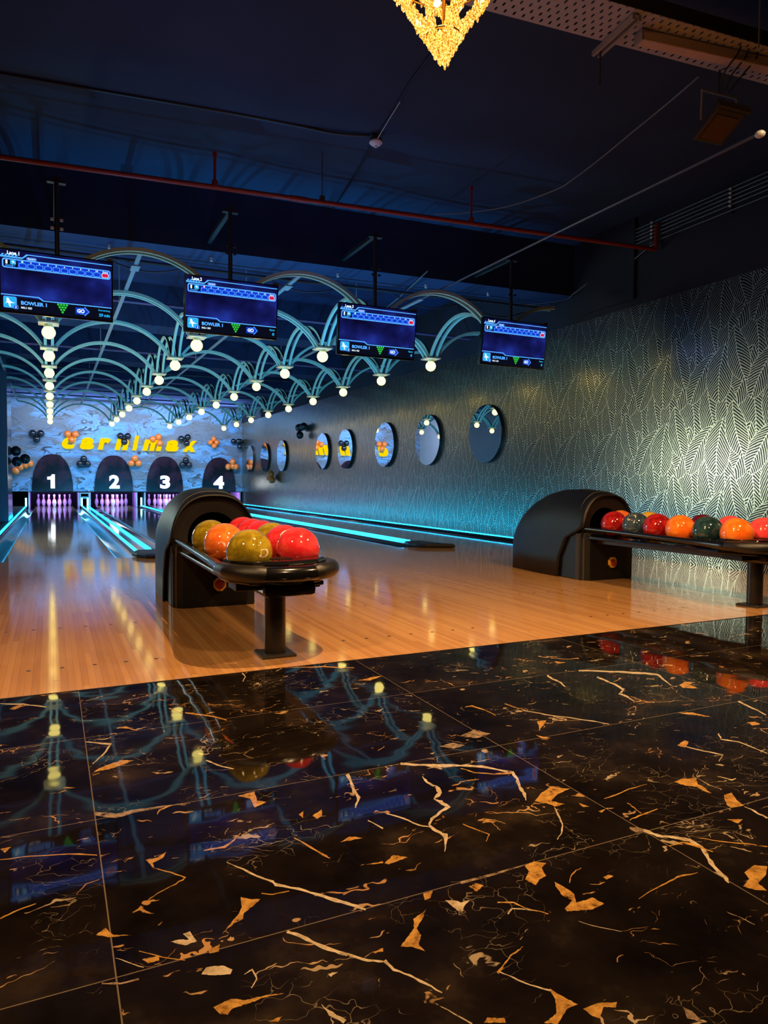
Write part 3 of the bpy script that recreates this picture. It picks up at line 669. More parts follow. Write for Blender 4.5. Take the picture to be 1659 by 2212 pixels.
('g','v','187 1527 189 1531 198 1515 199 1518 207 1504 208 1508 218 1493 220 1497 225 1482 227 1486 234 1473 235 1476 240 1463 244 1464 235 1458 236 1454 227 1456 228 1452 221 1449 221 1445 207 1443 208 1441 194 1436 194 1433 182 1430 182 1428 176 1424 176 1422 168 1420 169 1417 162 1413 163 1412'),
('g','p','99 2114 105 2122 110 2129 116 2135 122 2139 129 2142 135 2149 142 2151 148 2154 155 2161 160 2161 169 2165 175 2171 182 2167 187 2165 193 2164 198 2158 206 2156 212 2154 205 2152 197 2147 192 2140 185 2137 178 2134 172 2132 164 2128 158 2123 153 2119 145 2119 139 2114 131 2116 125 2115 118 2117 112 2115 106 2113'),
('c','v','89 2367 89 2377 112 2350 113 2358 134 2328 136 2342 157 2312 163 2325 147 2295 151 2286 138 2261 141 2252 127 2235 129 2226 116 2215 118 2208 109 2198 111 2192 99 2180 100 2174'),
('c','v','402 2064 405 2071 410 2048 414 2057 418 2034 420 2040 425 2015 429 2024 436 1999 439 2006 450 1983 452 1990 463 1970 464 1975'),
('c','v','-179 2907 -179 2914 -155 2888 -155 2901 -128 2873 -129 2888 -102 2861 -102 2880 -78 2840 -78 2850 -52 2818 -51 2833 -25 2793 -25 2804'),
('b','v','87 1835 90 1853 101 1822 104 1843 117 1808 120 1836 133 1799 135 1822 152 1800 151 1823 171 1807 170 1827 189 1812 189 1825 208 1810 208 1822 226 1811 227 1820 244 1809 244 1820 265 1808 266 1814 287 1807 288 1813 310 1801 312 1809'),
('g','p','431 1794 438 1797 445 1796 452 1799 457 1800 464 1801 472 1801 479 1803 475 1787 475 1776 473 1759 470 1747 476 1743 482 1740 486 1735 490 1731 483 1726 476 1722 468 1718 461 1715 455 1712 455 1724 456 1739 457 1752 457 1768 453 1772 447 1778 443 1784 436 1790'),
('g','p','-112 1749 -108 1751 -103 1750 -99 1751 -93 1751 -90 1749 -94 1744 -98 1735 -102 1728 -107 1740'),
('g','v','-109 1698 -110 1702 -90 1693 -90 1697 -70 1692 -70 1695 -51 1687 -51 1691 -25 1678 -26 1682 1 1670 1 1674 27 1661 27 1666 46 1651 47 1657 64 1641 64 1646 82 1631 82 1635'),
('g','v','298 1554 298 1558 313 1552 313 1559 327 1551 327 1557 343 1547 343 1557 353 1555 352 1564 362 1563 361 1568 370 1571 369 1576 378 1580 377 1583 383 1588 382 1592 392 1597 391 1601'),
('c','v','739 1802 751 1806 735 1779 746 1782 733 1758 740 1760 726 1735 735 1737 722 1719 732 1720 720 1709 727 1709 713 1691 726 1697 716 1679 724 1684 713 1665 722 1670 712 1658 722 1656 705 1640 708 1636 694 1626 697 1621 685 1607 687 1605'),
('g','v','497 1525 499 1528 505 1507 507 1510 510 1489 514 1493 516 1469 521 1474 522 1455 525 1460 528 1438 532 1442 532 1424 537 1429 535 1419 540 1424 538 1413 540 1415 541 1408 543 1411'),
('g','p','544 1630 553 1637 560 1643 557 1633 551 1619 548 1608 547 1619'),
('g','p','573 1610 580 1617 588 1620 598 1627 605 1632 600 1615 594 1601 585 1595 577 1589 576 1600'),
('g','v','420 2524 422 2533 442 2501 445 2516 464 2478 467 2493 488 2458 491 2472 503 2439 507 2450 522 2412 526 2423 537 2387 539 2394'),
('g','v','188 2455 188 2465 197 2456 197 2468 206 2452 207 2465 212 2447 215 2469 225 2439 227 2448 233 2423 235 2433 245 2412 246 2419'),
('g','p','1142 2657 1153 2661 1170 2666 1181 2664 1193 2667 1208 2678 1220 2679 1235 2680 1243 2679 1255 2679 1271 2684 1257 2675 1236 2660 1221 2652 1204 2644 1190 2635 1179 2639 1171 2646 1161 2649 1151 2653'),
('g','v','924 2965 927 2978 979 2954 982 2963 1030 2926 1036 2942 1089 2912 1094 2928 1125 2884 1132 2899 1162 2863 1166 2874 1204 2842 1209 2853'),
('c','v','686 1530 689 1534 693 1514 695 1516 697 1495 701 1499 702 1478 706 1483'),
('g','p','588 1463 594 1466 603 1471 609 1475 617 1478 622 1474 628 1473 632 1468 637 1463 640 1461 646 1459 640 1460 634 1460 629 1461 622 1462 616 1461 610 1460 605 1463 599 1463 594 1463'),
('g','p','585 1357 590 1355 597 1356 602 1353 607 1353 613 1352 618 1352 624 1351 631 1349 637 1351 642 1349 639 1342 635 1344 629 1345 623 1346 619 1347 615 1349 610 1351 605 1352 600 1354 595 1354 590 1355'),
('c','v','282 1128 282 1129 287 1129 287 1131 292 1131 291 1134 296 1132 298 1136 296 1125 299 1126 297 1117 300 1118 297 1110 299 1108 293 1104 294 1102 289 1099 290 1097 284 1093 285 1091'),
('g','p','290 1011 293 1012 298 1011 301 1013 306 1013 309 1012 313 1013 309 1011 306 1007 303 1005 299 1007 296 1008 293 1010'),
('c','v','375 1010 376 1011 376 1002 378 1003 378 994 381 996 378 984 386 989 384 975 389 980 389 968 395 973 392 960 399 965'),
('g','p','495 1088 498 1088 504 1089 508 1090 513 1091 516 1092 521 1092 517 1083 512 1085 508 1086 503 1085 499 1088'),
('b','v','-10 1466 -10 1468 1 1462 0 1465 13 1461 13 1464 23 1458 22 1463 26 1463 25 1467 31 1465 30 1468 36 1470 35 1472'),
('g','v','81 1531 81 1529 72 1529 72 1526 62 1527 62 1524 54 1525 55 1522 48 1513 49 1510 42 1504 42 1502 36 1493 36 1491'),
('c','p','409 1071 413 1070 417 1071 422 1069 426 1068 420 1066 416 1065 411 1062 410 1066'),
('g','v','129 1262 130 1264 141 1251 141 1253 152 1240 153 1243 163 1229 164 1231 175 1220 176 1222 186 1212 187 1214 198 1204 199 1206'),
('c','v','91 1260 91 1261 98 1253 99 1254 104 1245 105 1247 111 1237 112 1239 118 1229 119 1231 124 1222 125 1224 132 1215 132 1217'),
('b','v','65 1203 66 1207 74 1199 74 1202 83 1194 84 1200 93 1190 93 1194 103 1189 102 1193 112 1189 112 1193 122 1188 121 1193'),
('g','p','240 1215 244 1217 249 1218 253 1219 258 1221 262 1222 259 1216 258 1210 256 1204 252 1204 247 1204 243 1205 240 1205'),
('c','v','732 2970 737 2976 730 2938 735 2945 730 2923 736 2929 729 2897 732 2895 718 2874 719 2867 711 2858 713 2854 703 2834 705 2830'),
('g','v','95 2088 95 2092 102 2091 102 2096 108 2094 108 2098 114 2097 114 2101'),
('g','v','375 2599 378 2610 389 2574 391 2581 401 2553 403 2559 412 2528 415 2535'),
('g','v','228 1774 227 1775 230 1781 228 1784 234 1788 232 1794 237 1793 235 1801 248 1799 247 1806 255 1804 254 1811 266 1809 266 1813'),
]
ORD = ['first', 'second', 'third', 'fourth', 'fifth', 'sixth', 'seventh', 'eighth', 'ninth', 'tenth']
WX = 5.97          # wallpapered wall
EDGE, FOUL, BACK = 2.97, 7.95, 24.1
LANES = [0.085, 1.81, 3.465, 5.19]
LW = 0.527

# ============================================================ setting
def marble_floor():
    mb = MB()
    mb.box(-5, WX, -4, EDGE, -0.1, 0.0, 0)
    k = 0
    for col, ty, data in VEINS:
        mi = {'g': 1, 'c': 2, 'b': 3}[col]
        n = [int(x) / 1000 for x in data.split()]
        z = 0.00025 + (k % 7) * 0.00004
        k += 1
        pts = [(n[i], n[i + 1], z) for i in range(0, len(n), 2)]
        if ty == 'v':
            F = [(i, i + 1, i + 3, i + 2) for i in range(0, len(pts) - 2, 2)]
            # keep the faces upward
            a, b_, c = (Vector(pts[i]) for i in F[len(F) // 2][:3])
            if (b_ - a).cross(c - a).z < 0:
                F = [f[::-1] for f in F]
        else:
            F = [tuple(range(len(pts)))]
            ar = sum(pts[i][0] * pts[(i + 1) % len(pts)][1] - pts[(i + 1) % len(pts)][0] * pts[i][1] for i in range(len(pts)))
            if ar < 0:
                F = [F[0][::-1]]
        mb.add(pts, F, mi)
    return struct('floor', mb, [M_marble, M_vg, M_vc, M_vb])
marble_floor()

mb = MB().box(-1.1, WX, EDGE, FOUL, -0.1, 0.0, 0)
for lc in LANES:
    for yy in (3.365, 4.28):
        for k in range(-3, 4):
            cx = lc - 0.05 + k * 0.132
            mb.prism([(cx + 0.0095 * math.cos(a * PI / 6), yy + 0.0095 * math.sin(a * PI / 6)) for a in range(12)], 0.0, 0.0004, 'z', 1)
mb.box(-1.1, WX, EDGE - 0.004, EDGE + 0.004, -0.02, 0.0015, 1)
tag(struct('approach_floor', mb, [M_approach, M_screwd]), 'orange maple board approach between marble floor and lanes', 'floor')

for i, lc in enumerate(LANES):
    o = struct('lane_surface', MB().box(lc - LW, lc + LW, FOUL, 25.3, -0.1, 0.0), M_lane)
    tag(o, 'wooden bowling lane leading to the arch numbered %d' % (i + 1), 'lane')

def gutter(x0, x1):
    mb = MB()
    n = 10
    V, F = [], []
    xm, hw = (x0 + x1) / 2, (x1 - x0) / 2
    for k in range(n + 1):
        a = PI * k / n
        for y in (FOUL, 25.0):
            V.append((xm - hw * math.cos(a), y, -0.002 - 0.045 * math.sin(a) ** 0.45))
    for k in range(n):
        F.append((2 * k, 2 * k + 2, 2 * k + 3, 2 * k + 1))
    mb.add(V, F)
    mb.box(x0, x1, FOUL - 0.006, FOUL, -0.1, 0.0)
    return struct('gutter', mb, M_gutter, smooth=True)
G = 0.235
for lc in LANES:
    gutter(lc - LW - G, lc - LW)
    gutter(lc + LW, min(lc + LW + G, WX - 0.05))
# cappings between the lanes with LED strips
def led_strip(x, z, y0, y1, name, label, w_=0.022, h_=0.02, post=True):
    mb = MB().box(x - w_ / 2, x + w_ / 2, y0, y1, z, z + h_, 0)
    if post:
        mb.box(x - 0.022, x + 0.022, y1 - 0.05, y1, z, z + 0.26, 1)
    return tag(mb.build(name, [M_led, M_ledend]), label, 'light strip', 'cyan light strips along the gutters')
divs = [(LANES[0] + LW + G, LANES[1] - LW - G, 'one and two'), (LANES[1] + LW + G, LANES[2] - LW - G, 'two and three'), (LANES[2] + LW + G, LANES[3] - LW - G, 'three and four')]
for k, (a, b_, nm) in enumerate(divs):
    struct('lane_divider', MB().box(a, b_, FOUL, 24.9, -0.1, 0.022), M_cap, bevel=0.006)
    if k != 1:
        led_strip(a + 0.018, 0.022, FOUL + 0.41, 24.0, 'light_strip', 'cyan light strip left of the divider between lanes %s' % nm)
        led_strip(b_ - 0.018, 0.022, FOUL + 0.55, 24.0, 'light_strip', 'cyan light strip right of the divider between lanes %s' % nm)
        xm = (a + b_) / 2
        mb = MB().prism([(xm - 0.16, FOUL + 0.12), (xm - 0.13, FOUL - 0.05), (xm - 0.05, FOUL - 0.16), (xm + 0.30, FOUL - 0.30), (xm + 0.22, FOUL - 0.05), (xm + 0.15, FOUL + 0.40), (xm - 0.10, FOUL + 0.34)], 0.0, 0.050, 'z')
        tag(mb.build('divider_end_cap', M_plastic, bevel=0.015), 'black end cap on the divider between lanes %s' % nm, 'end cap', 'black divider end caps')
    else:
        led_strip((a + b_) / 2, 0.022, FOUL + 0.25, 24.0, 'light_strip', 'cyan light strip on the narrow divider between lanes %s' % nm)
struct('lane_border', MB().box(-1.1, LANES[0] - LW - G, FOUL, 24.9, -0.1, 0.020), M_void)
led_strip(LANES[0] - LW - G - 0.02, 0.020, FOUL + 0.1, 24.0, 'light_strip', 'cyan light strip beyond the left gutter of lane one', w_=0.03)
struct('lane_kerb', MB().box(LANES[3] + LW + G - 0.03, WX - 0.045, FOUL, 24.1, -0.1, 0.045), M_gutter, bevel=0.004)
struct('lane_border', MB().box(WX - 0.045, WX, FOUL, 24.1, -0.1, 0.01), M_void)
led_strip(WX - 0.022, 0.034, FOUL + 0.1, 24.05, 'light_strip', 'cyan light strip at the foot of the leaf wallpaper', w_=0.018, h_=0.018, post=False)

# walls
struct('wall_right', MB().box(WX, WX + 0.15, -4, 24.7, -0.1, 2.83), M_wallpaper)
mb = MB().box(WX - 0.012, WX + 0.15, -4, 24.7, 2.83, 3.85)
mb.box(WX - 0.05, WX, 6.02, 6.9, 2.9, 3.8)
struct('wall_right_upper', mb, M_upper)
struct('wall_left', MB().box(-1.25, -1.1, 7.0, 24.7, -0.1, 3.8), M_sidewall)
struct('wall_front', MB().box(-5.15, WX + .15, -4.15, -4, -0.1, 3.85), M_upper)
struct('wall_side', MB().box(-5.15, -5, -4, 7.0, -0.1, 3.85).box(-5.15, -1.1, 7.0, 7.15, -0.1, 3.85), M_upper)
mb = MB().box(-1.1, -0.75, 15.2, 16.8, 0, 3.2, 0)
mb.box(-0.751, -0.742, 15.22, 16.78, 0.02, 3.18, 1)
struct('wall_column', mb, [M_col_matte, M_col_gloss])
struct('ceiling', MB().box(-5, WX, -4, 7.5, 3.8, 3.95), M_ceiling_front)
struct('ceiling', MB().box(-5, WX, 7.5, 24.7, 3.8, 3.95), M_ceiling)
mb = MB()
mb.prism([(-5, 7.78), (WX, 7.08), (WX, 7.62), (-5, 8.25)], 3.18, 3.8, 'z')
struct('ceiling_beam', mb, M_beam)
for y in (11.25, 14.85, 18.45, 22.1):
    struct('ceiling_beam', MB().box(-1.1, WX, y, y + 0.62, 3.18, 3.8), M_beam)

# back wall: mural board above the pin pits
struct('wall_back', MB().box(-1.1, WX, BACK, BACK + 0.12, 0.48, 3.8), M_mural)
mb = MB().box(-1.1, WX, 25.5, 25.6, -0.1, 0.5)
mb.box(-1.1, WX, BACK + 0.12, 25.6, 0.48, 0.52)
struct('pit_backdrop', mb, M_void)
mb = MB()
for lc in LANES:
    for s in (-1, 1):
        x = lc + s * 0.70
        mb.box(x - 0.018, x + 0.018, BACK - 0.02, 25.4, -0.05, 0.48)
mb.box(LANES[0] - 0.7, LANES[3] + 0.7, BACK - 0.03, BACK - 0.022, 0.455, 0.482, 1)
struct('kickback_panels', mb, [M_kick, M_void])
for k, (a, b_, nm) in enumerate(divs):
    if k == 0:
        t = thing('ball_lift', 'blue lit metal ball lift frame between the pin decks of lanes one and two', 'frame', ((a + b_) / 2, BACK - 0.15, 0.022))
        MB().box(-0.14, -0.11, 0, 0.05, 0, 0.42).box(0.11, 0.14, 0, 0.05, 0, 0.42).box(-0.11, 0.11, 0, 0.05, 0.39, 0.42).build('frame', M_rail, t)
        MB().box(-0.10, 0.10, 0.0, 0.12, 0.22, 0.30).build('roller', M_cap, t, bevel=0.01)

# ============================================================ arches with numbers
def one_glyph(w_, h_):
    """heavy figure one with a flag at its left"""
    P_ = [(.44, 0), (1, 0), (1, 1), (.62, 1), (.52, .90), (.36, .84), (0, .82), (0, .63), (.44, .63)]
    n = len(P_)
    V = [(a * w_, b_ * h_, z) for z in (-0.02, 0.02) for a, b_ in P_]
    return V, [tuple(range(n))[::-1], tuple(range(n, 2 * n))] + [(i, (i + 1) % n, n + (i + 1) % n, n + i) for i in range(n)]
ext = [(0.044, 0.578), (1.817, 0.577), (3.392, 0.582), (5.165, 0.565)]
digits = [(-0.115, 0.115), (1.665, 1.995), (3.225, 3.556), (4.965, 5.335)]
for i in range(4):
    cx, hw = ext[i]
    t = thing('lane_number_arch', 'tall black rounded arch panel on the mural with glowing number %s' % ['one', 'two', 'three', 'four'][i], 'sign panel', (cx, BACK, 0.49), 0, 'numbered arch panels above the pins')
    pts = [(-hw, 0.0)]
    n = 30
    for k in range(n + 1):
        a = PI * k / n
        c, s = -math.cos(a), math.sin(a)
        pts.append((hw * math.copysign(abs(c) ** 0.80, c), 0.02 + 1.12 * s ** 0.95))
    pts.append((hw, 0.0))
    MB().prism(pts, -0.05, 0.0, 'y').build('panel', M_arch_panel, t, bevel=0.005)
    d0, d1 = digits[i]
    w_ = d1 - d0
    V, F = one_glyph(w_ - 0.02, 0.43) if i == 0 else fit_text(str(i + 1), w_ - 0.02, 0.43, bold=0.028 if i == 0 else 0.045, depth=0.02)
    mb = MB()
    zmax = max(v[2] for v in V)
    mb.add([(d0 - cx + v[0] + 0.01, -0.075 - v[2] * 0.02 / zmax, 0.085 + v[1]) for v in V], [f[::-1] for f in F], 0)
    o = mb.build('number', [M_num, M_numside], t)
    for p in o.data.polygons:
        if abs(p.normal.y) < 0.5:
            p.material_index = 1
    MB().add([(d0 - cx + v[0] * 1.0 + 0.01, -0.058 - v[2] * 0.006 / zmax, 0.085 + v[1]) for v in V], [f[::-1] for f in F]).build('number_backlight', M_numside, t)

# sign
t = thing('wall_sign', 'glowing yellow slanted carnimax lettering on the marbled mural', 'sign', (0.30, BACK - 0.06, 1.79))
lx = [('c', 134, 168), ('a', 172, 206), ('r', 210, 242), ('n', 246, 280), ('i', 284, 304), ('m', 306, 353), ('a', 357, 389), ('x', 394, 429)]
def sx(px):   # letter edges measured along the mural
    return 0.30 + (px - 133) / (428 - 133) * (4.45 - 0.30)
for ch, a, b_ in lx:
    x0, x1 = sx(a), sx(b_)
    # perspective along the wall: letters further right are wider in metres
    q = lambda x: 0.30 + (x - 0.30) * (0.955 + 0.045 * (x - 0.3) / 4.15)
    x0, x1 = q(x0), q(x1)
    hgt = 0.365 if ch != 'i' else 0.48
    V, F = fit_text(ch, x1 - x0 - (0.05 if ch != 'i' else 0.07), hgt, bold=0.052, shear=0.22, depth=0.03)
    zm = max(v[2] for v in V)
    mb = MB().add([(x0 - 0.30 + v[0], -0.03 - v[2] / zm * 0.03, v[1] + 0.015) for v in V], [f[::-1] for f in F], 0)
    o = mb.build('letter_' + ch, [M_sign, M_signside], t)
    for p in o.data.polygons:
        if abs(p.normal.y) < 0.5 or p.normal.y > 0:
            p.material_index = 1

# ============================================================ pins
def make_pin(label):
    t = thing('bowling_pin', label, 'bowling pin', (0, 0, 0), 0, 'bowling pins on the pin decks')
    prof = [(0.026, 0), (0.036, 0.02), (0.050, 0.07), (0.0605, 0.114), (0.058, 0.15), (0.044, 0.20), (0.030, 0.235), (0.0235, 0.262), (0.0225, 0.285), (0.027, 0.315), (0.0322, 0.345), (0.029, 0.368), (0.016, 0.379), (0.0001, 0.381)]
    MB().lathe(prof, seg=16).build('body', M_pin, t, smooth=True)
    MB().lathe([(0.0310, 0.234), (0.0312, 0.236), (0.0258, 0.256), (0.0254, 0.258)], seg=16).build('neck_stripe', M_pinred, t, smooth=True)
    return t
pin0 = None
names = ['head pin', 'left pin of the second row', 'right pin of the second row', 'left pin of the third row', 'middle pin of the third row', 'right pin of the third row', 'leftmost pin of the back row', 'inner left pin of the back row', 'inner right pin of the back row', 'rightmost pin of the back row']
for li in range(3):
    lc = LANES[li]
    k = 0
    for r in range(4):
        for c in range(r + 1):
            x = lc + (c - r / 2) * 0.3048
            y = 24.28 + r * 0.264
            lab = 'white bowling pin, %s of the set below arch %s' % (names[k], ['one', 'two', 'three'][li])
            k += 1
            if pin0 is None:
                pin0 = make_pin(lab)
                pin0.location = (x, y, 0)
            else:
                dup(pin0, (x, y, 0), label=lab)

# ============================================================ mirrors
mir = [(8.97, 'nearest the camera, right of the row'), (10.77, 'second nearest the camera'), (12.52, 'third nearest the camera'), (14.56, 'fourth nearest the camera'), (16.03, 'fifth nearest the camera'), (19.33, 'sixth nearest the camera, after the gap'), (21.09, 'seventh nearest the camera'), (22.86, 'furthest away beside the mural')]
mir0 = None
for y, lab in mir:
    lab = 'round mirror on the leaf wallpaper, ' + lab
    if mir0 is None:
        mir0 = thing('round_mirror', lab, 'mirror', (WX, y, 1.567), 0, 'round mirrors along the wallpapered wall')
        n = 64
        MB().prism([(0.437 * math.cos(2 * PI * k / n), 0.437 * math.sin(2 * PI * k / n)) for k in range(n)], -0.050, 0.0, 'x').build('backing', M_mirback, mir0, bevel=0)
        MB().prism([(0.434 * math.cos(2 * PI * k / n), 0.434 * math.sin(2 * PI * k / n)) for k in range(n)], -0.056, -0.0505, 'x').build('glass', M_mirror, mir0)
    else:
        dup(mir0, (WX, y, 1.567), label=lab)

# ============================================================ lamps and arches overhead
LX = [-0.005 + 1.5286 * k for k in range(4)]
LY = [6.708 + 1.55 * k for k in range(11)]
LZ = 2.374
ROWN = 10
colw = ['leftmost column', 'second column from left', 'third column from left', 'rightmost column']
l0 = None
for j in range(ROWN):
    for i in range(4):
        lab = 'glowing globe under cream plate, %s row from front, %s' % (ORD[j], colw[i])
        if l0 is None:
            l0 = thing('globe_lamp', lab, 'lamp', (LX[i], LY[j], LZ), 0, 'globe lamps under the arches')
            MB().sphere((0, 0, 0), 0.067, 24, 14).build('globe', M_bulb, l0, smooth=True)
            MB().lathe([(0.036, 0.052), (0.040, 0.060), (0.040, 0.088)], seg=16).build('socket', M_tube, l0, smooth=True)
            MB().box(-0.10, 0.10, -0.10, 0.10, 0.086, 0.104).build('plate', M_platec, l0, bevel=0.003)
        else:
            dup(l0, (LX[i], LY[j], LZ), label=lab)

def arch_mesh(axis, t0=0.0, t1=1.0):
    """two parallel flat bands on a circular arc of chord 1.39, rise 0.40; origin at the left/near foot plate centre"""
    span = 1.5286 if axis == 'x' else 1.55
    ch, rise = span - 0.13, 0.395
    R = (ch * ch / 4 + rise * rise) / (2 * rise)
    a0 = math.asin(ch / 2 / R)
    mb = MB()
    n = 22
    for off in (-0.042, 0.042):
        V, F, mi = [], [], []
        for k in range(n + 1):
            t = t0 + (t1 - t0) * k / n
            a = -a0 + 2 * a0 * t
            for (rr, w_) in ((R - 0.016, -0.015), (R - 0.016, 0.015), (R + 0.016, 0.015), (R + 0.016, -0.015)):
                u = span / 2 + rr * math.sin(a)
                z = rr * math.cos(a) - (R - rise) + 0.105
                V.append((u, off + w_, z) if axis == 'x' else (off + w_, u, z))
        for k in range(n):
            for q in range(4):
                q2 = (q + 1) % 4
                F.append((4 * k + q, 4 * k + q2, 4 * k + 4 + q2, 4 * k + 4 + q))
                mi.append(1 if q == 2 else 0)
        F.append((0, 1, 2, 3)); mi.append(0)
        F.append((4 * n, 4 * n + 3, 4 * n + 2, 4 * n + 1)); mi.append(0)
        o = len(mb.v)
        mb.v += V
        mb.f += [tuple(i + o for i in f) for f in F]
        mb.m += mi
    return mb
def fix_normals(o):
    import bmesh
    bm = bmesh.new()
    bm.from_mesh(o.data)
    bmesh.ops.recalc_face_normals(bm, faces=bm.faces)
    bm.to_mesh(o.data)
    bm.free()
def make_arch(name, axis, t0, t1):
    o = arch_mesh(axis, t0, t1).build(name, [M_tube, M_tubeb])
    fix_normals(o)
    return o
AX = make_arch('lamp_arch', 'x', 0, 1)
AR = make_arch('lamp_arch', 'x', 0, 0.5)
AL = make_arch('lamp_arch', 'x', 0.5, 1)
AY = make_arch('lamp_arch', 'y', 0, 1)
used = set()
def put_arch(o, loc, lab, grp):
    if o.name not in used:
        used.add(o.name)
        c = o
    else:
        c = o.copy()
        COL.objects.link(c)
    c.location = loc
    tag(c, lab, 'arch', grp)
bay = ['left bay', 'middle bay', 'right bay']
for j in range(ROWN):
    for i in range(3):
        put_arch(AX, (LX[i], LY[j], LZ), 'arch across the lanes, %s lamp row from front, %s' % (ORD[j], bay[i]), 'arches across the lanes')
    put_arch(AR, (LX[3], LY[j], LZ), 'half arch reaching right towards the wallpapered wall from the %s lamp row' % ORD[j], 'half arches at the ends of the lamp rows')
    put_arch(AL, (LX[0] - 1.5286, LY[j], LZ), 'half arch reaching left from the %s lamp row' % ORD[j], 'half arches at the ends of the lamp rows')
    if j < ROWN - 1:
        for i in range(4):
            put_arch(AY, (LX[i], LY[j], LZ), 'arch along the lanes from %s to %s lamp row, %s' % (ORD[j], ORD[j + 1], colw[i]), 'arches along the lanes')
ends = [(-0.77, 6.7, 20.7, 'left of the first lamp column'), (0.76, 6.7, 20.9, 'above lane one and two gap'), (2.29, 6.7, 20.9, 'above the second bay of arches'), (3.82, 7.1, 20.9, 'above the third bay of arches')]
for x, y0, y1, lab in ends:
    mb = MB().box(x - 0.02, x + 0.02, y0, y1, 2.892, 2.910)
    mb.box(x - 0.04, x + 0.04, y0 + 0.5, y0 + 0.68, 2.878, 2.891)
    for yy in (9.0, 12.5, 16.2, 19.5):
        mb.box(x - 0.006, x + 0.006, yy, yy + 0.012, 2.91, 3.8)
    tag(mb.build('support_rail', M_rail, bevel=0.002), 'slim pale rail along the arch crowns, ' + lab, 'rail', 'support rails over the arches')
tag(MB().tube([(3.82, 2.93, 2.905), (3.82, 7.1, 2.905)], 0.010, 8).build('ceiling_conduit', M_conduit, smooth=True), 'long thin grey conduit running under the red pipe towards the camera', 'conduit')
MB_ = MB().sphere((3.82, 2.90, 2.90), 0.03, 12, 8, sz=0.7)
tag(MB_.build('rail_end_connector', M_clamp, smooth=True), 'small pale connector on the near end of the long ceiling rail', 'connector')

# ============================================================ scoring monitors
S_bg = None
def screen_bg():
    m_, nt, b = mat('screen_backdrop')
    nt.nodes.remove(b)
    tc = N(nt, 'ShaderNodeTexCoord').outputs['Object']
    nz = N(nt, 'ShaderNodeTexNoise', {'Vector': tc, 'Scale': 3.2, 'Detail': 2})
    c = ramp(nt, nz.outputs[0], [(0.38, (0.004, 0.004, 0.035)), (0.55, (0.010, 0.014, 0.15)), (0.68, (0.020, 0.045, 0.42))])
    e = N(nt, 'ShaderNodeEmission', {'Color': c, 'Strength': 0.75})
    nt.links.new(e.outputs[0], nt.nodes['Material Output'].inputs[0])
    return m_
SC = [screen_bg(), emit('screen_cyan', (0.08, 0.36, 1.0), 1.3), emit('screen_blue', (0.006, 0.045, 0.62), 1.0), emit('screen_white', (0.75, 0.9, 1.0), 1.2),
      emit('screen_green', (0.03, 0.62, 0.05), 1.0), emit('screen_red', (0.70, 0.012, 0.07), 1.0), emit('screen_black', (0.003, 0.004, 0.012), 1.0), emit('screen_sky', (0.02, 0.42, 0.85), 1.1)]
SW, SH = 0.815, 0.462
